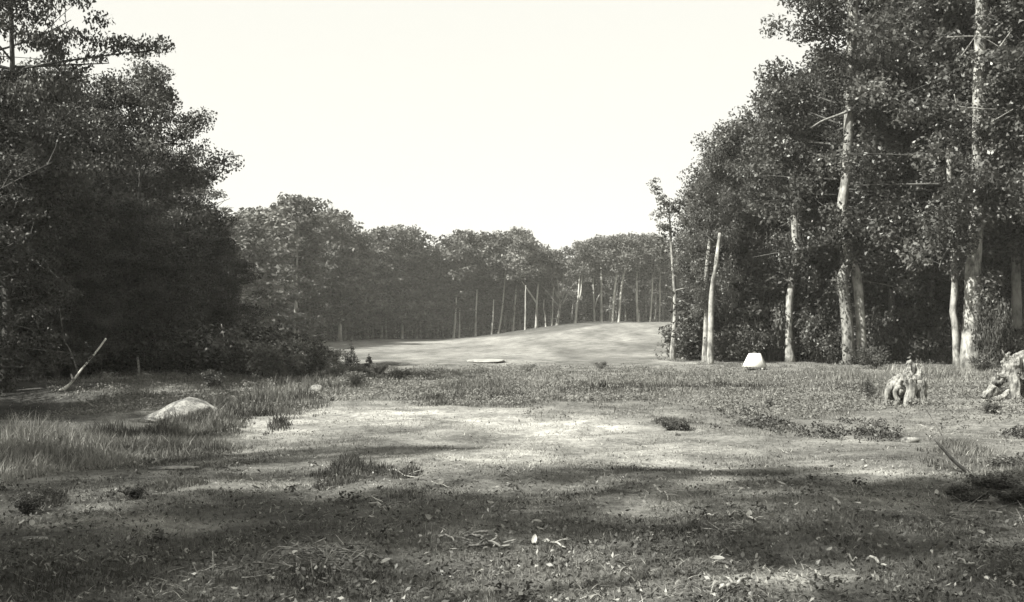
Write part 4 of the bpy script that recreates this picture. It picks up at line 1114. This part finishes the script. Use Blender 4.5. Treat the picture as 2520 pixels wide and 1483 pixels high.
for a in [(905, 1233, 970, 1258, .016, 'pale forked-looking stick lying beside the dark rush tuft'), (880, 1222, 945, 1232, .013, 'paler thin stick just behind the stick beside the dark rush tuft'), (925, 1235, 955, 1262, .010, 'short stick crossing under the stick beside the dark rush tuft'),
          (1338, 1350, 1395, 1375, .014, 'short pale stick nearest the splintered wood clump'), (1570, 1160, 1600, 1170, .012, 'thin stick on the pale sand'), (950, 1157, 1030, 1182, .012, 'long thin pale stick at the edge of the pale sand'),
          (1060, 1190, 1110, 1200, .012, 'short curved stick right of the long thin pale stick'), (1440, 1165, 1500, 1172, .010, 'faint thin stick lying on the bright sand'), (1608, 1215, 1630, 1240, .014, 'short pale stick pointing at the camera in mid grass'),
          (1790, 1255, 1820, 1262, .015, 'pale stick, upper of the close pair in grass'), (1790, 1275, 1835, 1290, .015, 'curved pale stick, lower of the close pair in grass'), (1835, 1300, 1862, 1318, .016, 'stubby pale stick below the close pair'),
          (1725, 1275, 1770, 1290, .012, 'dim stick left of the close pair'), (2540 - 30, 1380, 2460, 1330, .012, 'thin twig slanting at the lower picture edge'), (2355, 1395, 2400, 1405, .016, 'pale stick in the deep shade of the corner'),
          (2130, 1385, 2190, 1400, .016, 'pale stick under the shaded grass band'), (2080, 1378, 2110, 1385, .012, 'short stick left of the pale stick under the shaded band'), (1080, 1340, 1120, 1352, .013, 'short pale stick between brush heap and splintered clump'),
          (880, 1270, 930, 1275, .010, 'thin dim twig below the sticks beside the rush tuft'), (300, 1395, 330, 1418, .014, 'short twig in the dark foreground'), (1690, 1365, 1720, 1375, .014, 'small pale stick in the middle of the foreground turf'),
          (1775, 1470, 1835, 1448, .022, 'stout dark stick standing up at the bottom edge'), (2065, 1225, 2190, 1212, .008, 'thin dark twig on the pale sandy slope'), (2255, 1048, 2310, 1056, .012, 'pale thin stick below the small stump'),
          (2290, 1082, 2330, 1070, .012, 'thin stick slanting right of the shaded patch'), (2105, 1003, 2175, 1003, .016, 'pale straight stick left of the small stump')]:
    flat_stick(*a)
def chips(n, seed, label, group, region, size, name, mat, cat):
    r = np.random.default_rng(seed)
    vs = []
    for k in range(4):
        V = []; nn = 6
        s = np.linspace(-1, 1, nn); ww = (1 - s * s) ** .7 * .42 + .02; curl = .35 * (k / 3) + .05
        for q, w_ in zip(s, ww):
            for e_ in (-1, 0, 1): V.append((q, e_ * w_, curl * (q * q) + abs(e_) * w_ * .5 + .02))
        Fc = [(i * 3 + j, (i + 1) * 3 + j, (i + 1) * 3 + j + 1, i * 3 + j + 1) for i in range(nn - 1) for j in (0, 1)]
        vs.append(new_mesh(name, V, Fc, np.full(len(V), .5 + .14 * k), mat, True))
    for k in range(n):
        u = region[0] + (region[2] - region[0]) * r.random(); v = region[1] + (region[3] - region[1]) * r.random() ** 1.2
        x, y = gp(u, v); s = size * (.6 + .8 * r.random())
        o = obj(name, vs[k % 4], None, (x, y, G(x, y) + .03)); o.scale = (s, s * (.7 + .6 * r.random()), s)
        o.rotation_euler = (r.normal() * .35, r.normal() * .35, r.random() * 6.28)
        tag(o, label, cat, group)
chips(60, 61, 'curled pale dead leaf lying on the shaded foreground grass', 'curled dead leaves on the foreground grass', (20, 1270, 2500, 1478), .034, 'dead_leaf', M['dry_leaf'], 'dead leaf')
chips(30, 62, 'small pale dead leaf on the turf farther from the camera', 'small dead leaves in the middle of the clearing', (500, 1150, 2400, 1270), .034, 'dead_leaf', M['dry_leaf'], 'dead leaf')
def heap(u, v, n, R, label, name, seed, ln=.20, rad=.004, up=.05):
    r = np.random.default_rng(seed); x, y = gp(u, v)
    e = empty(name, (x, y, G(x, y)))
    for k in range(n):
        a = r.random() * 6.28; q = R * r.random() ** .6; b_ = r.random() * 3.14; L_ = ln * (.4 + r.random())
        c = np.array([math.cos(a) * q * 1.6, math.sin(a) * q, .015 + up * r.random() * (1 - q / R * .6)])
        d = np.array([math.cos(b_), math.sin(b_), r.normal() * .35]) * L_ / 2
        P = curve_pts([c - d, c + r.normal(size=3) * .02, c + d], 5); P[:, 2] = np.maximum(P[:, 2], .004)
        b = MB(); b.tube(P, np.linspace(rad * (.6 + .8 * r.random()), rad * .4, 5), 4)
        obj('twig', b.mesh('twig', M['dead_wood']), e)
    tag(e, label, 'twig heap'); return e
heap(800, 1408, 90, .20, 'pale heap of dry straw and twigs in the dark foreground', 'twig_heap', 71)
heap(640, 1440, 34, .30, 'looser heap of twigs at the bottom edge beside the pale heap', 'twig_heap', 72)
heap(1196, 1358, 26, .09, 'small splintered clump of pale wood on the foreground turf', 'splinter_clump', 73, .13, .008, .1)
heap(2430, 1262, 55, .45, 'scattered pale twigs below the brush at the picture edge', 'twig_heap', 74, .28)
heap(1800, 1335, 18, .12, 'few pale splinters in the middle of the shaded grass', 'splinter_clump', 75, .12)
# low brush and sprigs
random.seed(12)
for i, (u, v, h, w, lb) in enumerate([(2440, 1215, .15, 2.6, 'low leafy brush at the picture edge above the twigs'), (2500, 1170, .17, 2.4, 'low leafy brush in the shade under the big stump'), (2380, 1235, .14, 2.0, 'small brush clump beside the dark slanting branch'), (2495, 1240, .13, 2.4, 'low brush clump nearest the scattered twigs'),
                                      (1850, 1015, .15, 1.7, 'dark leafy sprig on the grass below the white box'), (1893, 1003, .24, .45, 'taller dark sprig pointing up below the white box'), (1660, 1060, .17, 1.8, 'dark little plant clump in the middle of the clearing'), (2140, 985, .42, .45, 'thin upright dark weed left of the small stump'),
                                      (60, 1245, .16, 1.2, 'low dark weed in the pale grass corner'), (335, 1222, .13, 1.2, 'small weed on the pale sand below the flat stone'), (520, 955, .42, 1.0, 'dark bush behind the boulder'), (2465, 985, .25, 1.3, 'low weeds before the big stump'), (2440, 1020, .2, 1.4, 'weed patch between the two stumps')]):
    x, y = gp(u, v); bush(BU[i % 4] if i not in (4, 5, 8, 9, 10) else BUD[i % 2], x, y, h, lb, None, w, 'weed' if h < .5 else 'bush', 'plant')

# ------------------------------------------------------------------ air
def haze():
    m, nt, N, L = mat_new('haze')
    v = N("ShaderNodeVolumePrincipled"); v.inputs["Density"].default_value = 0.00045
    v.inputs["Color"].default_value = (TINT[0] * .95, TINT[1] * .95, TINT[2] * .95, 1); v.inputs["Anisotropy"].default_value = 0.0
    o = N("ShaderNodeOutputMaterial"); L(v.outputs[0], o.inputs["Volume"])
    x0, x1, y0, y1, z0, z1 = -410, 410, -130, 430, -4.5, 24
    V = [(x, y, z) for z in (z0, z1) for x, y in ((x0, y0), (x1, y0), (x1, y1), (x0, y1))]
    o = obj('haze', new_mesh('haze', V, [(3, 2, 1, 0), (4, 5, 6, 7), (0, 1, 5, 4), (1, 2, 6, 5), (2, 3, 7, 6), (3, 0, 4, 7)], mat=m))
    tag(o, 'thin bright haze over the clearing', None, None, 'stuff')
haze()
print("TRIS", sum(len(p.loops) - 2 * len(p.polygons) for p in bpy.data.meshes))
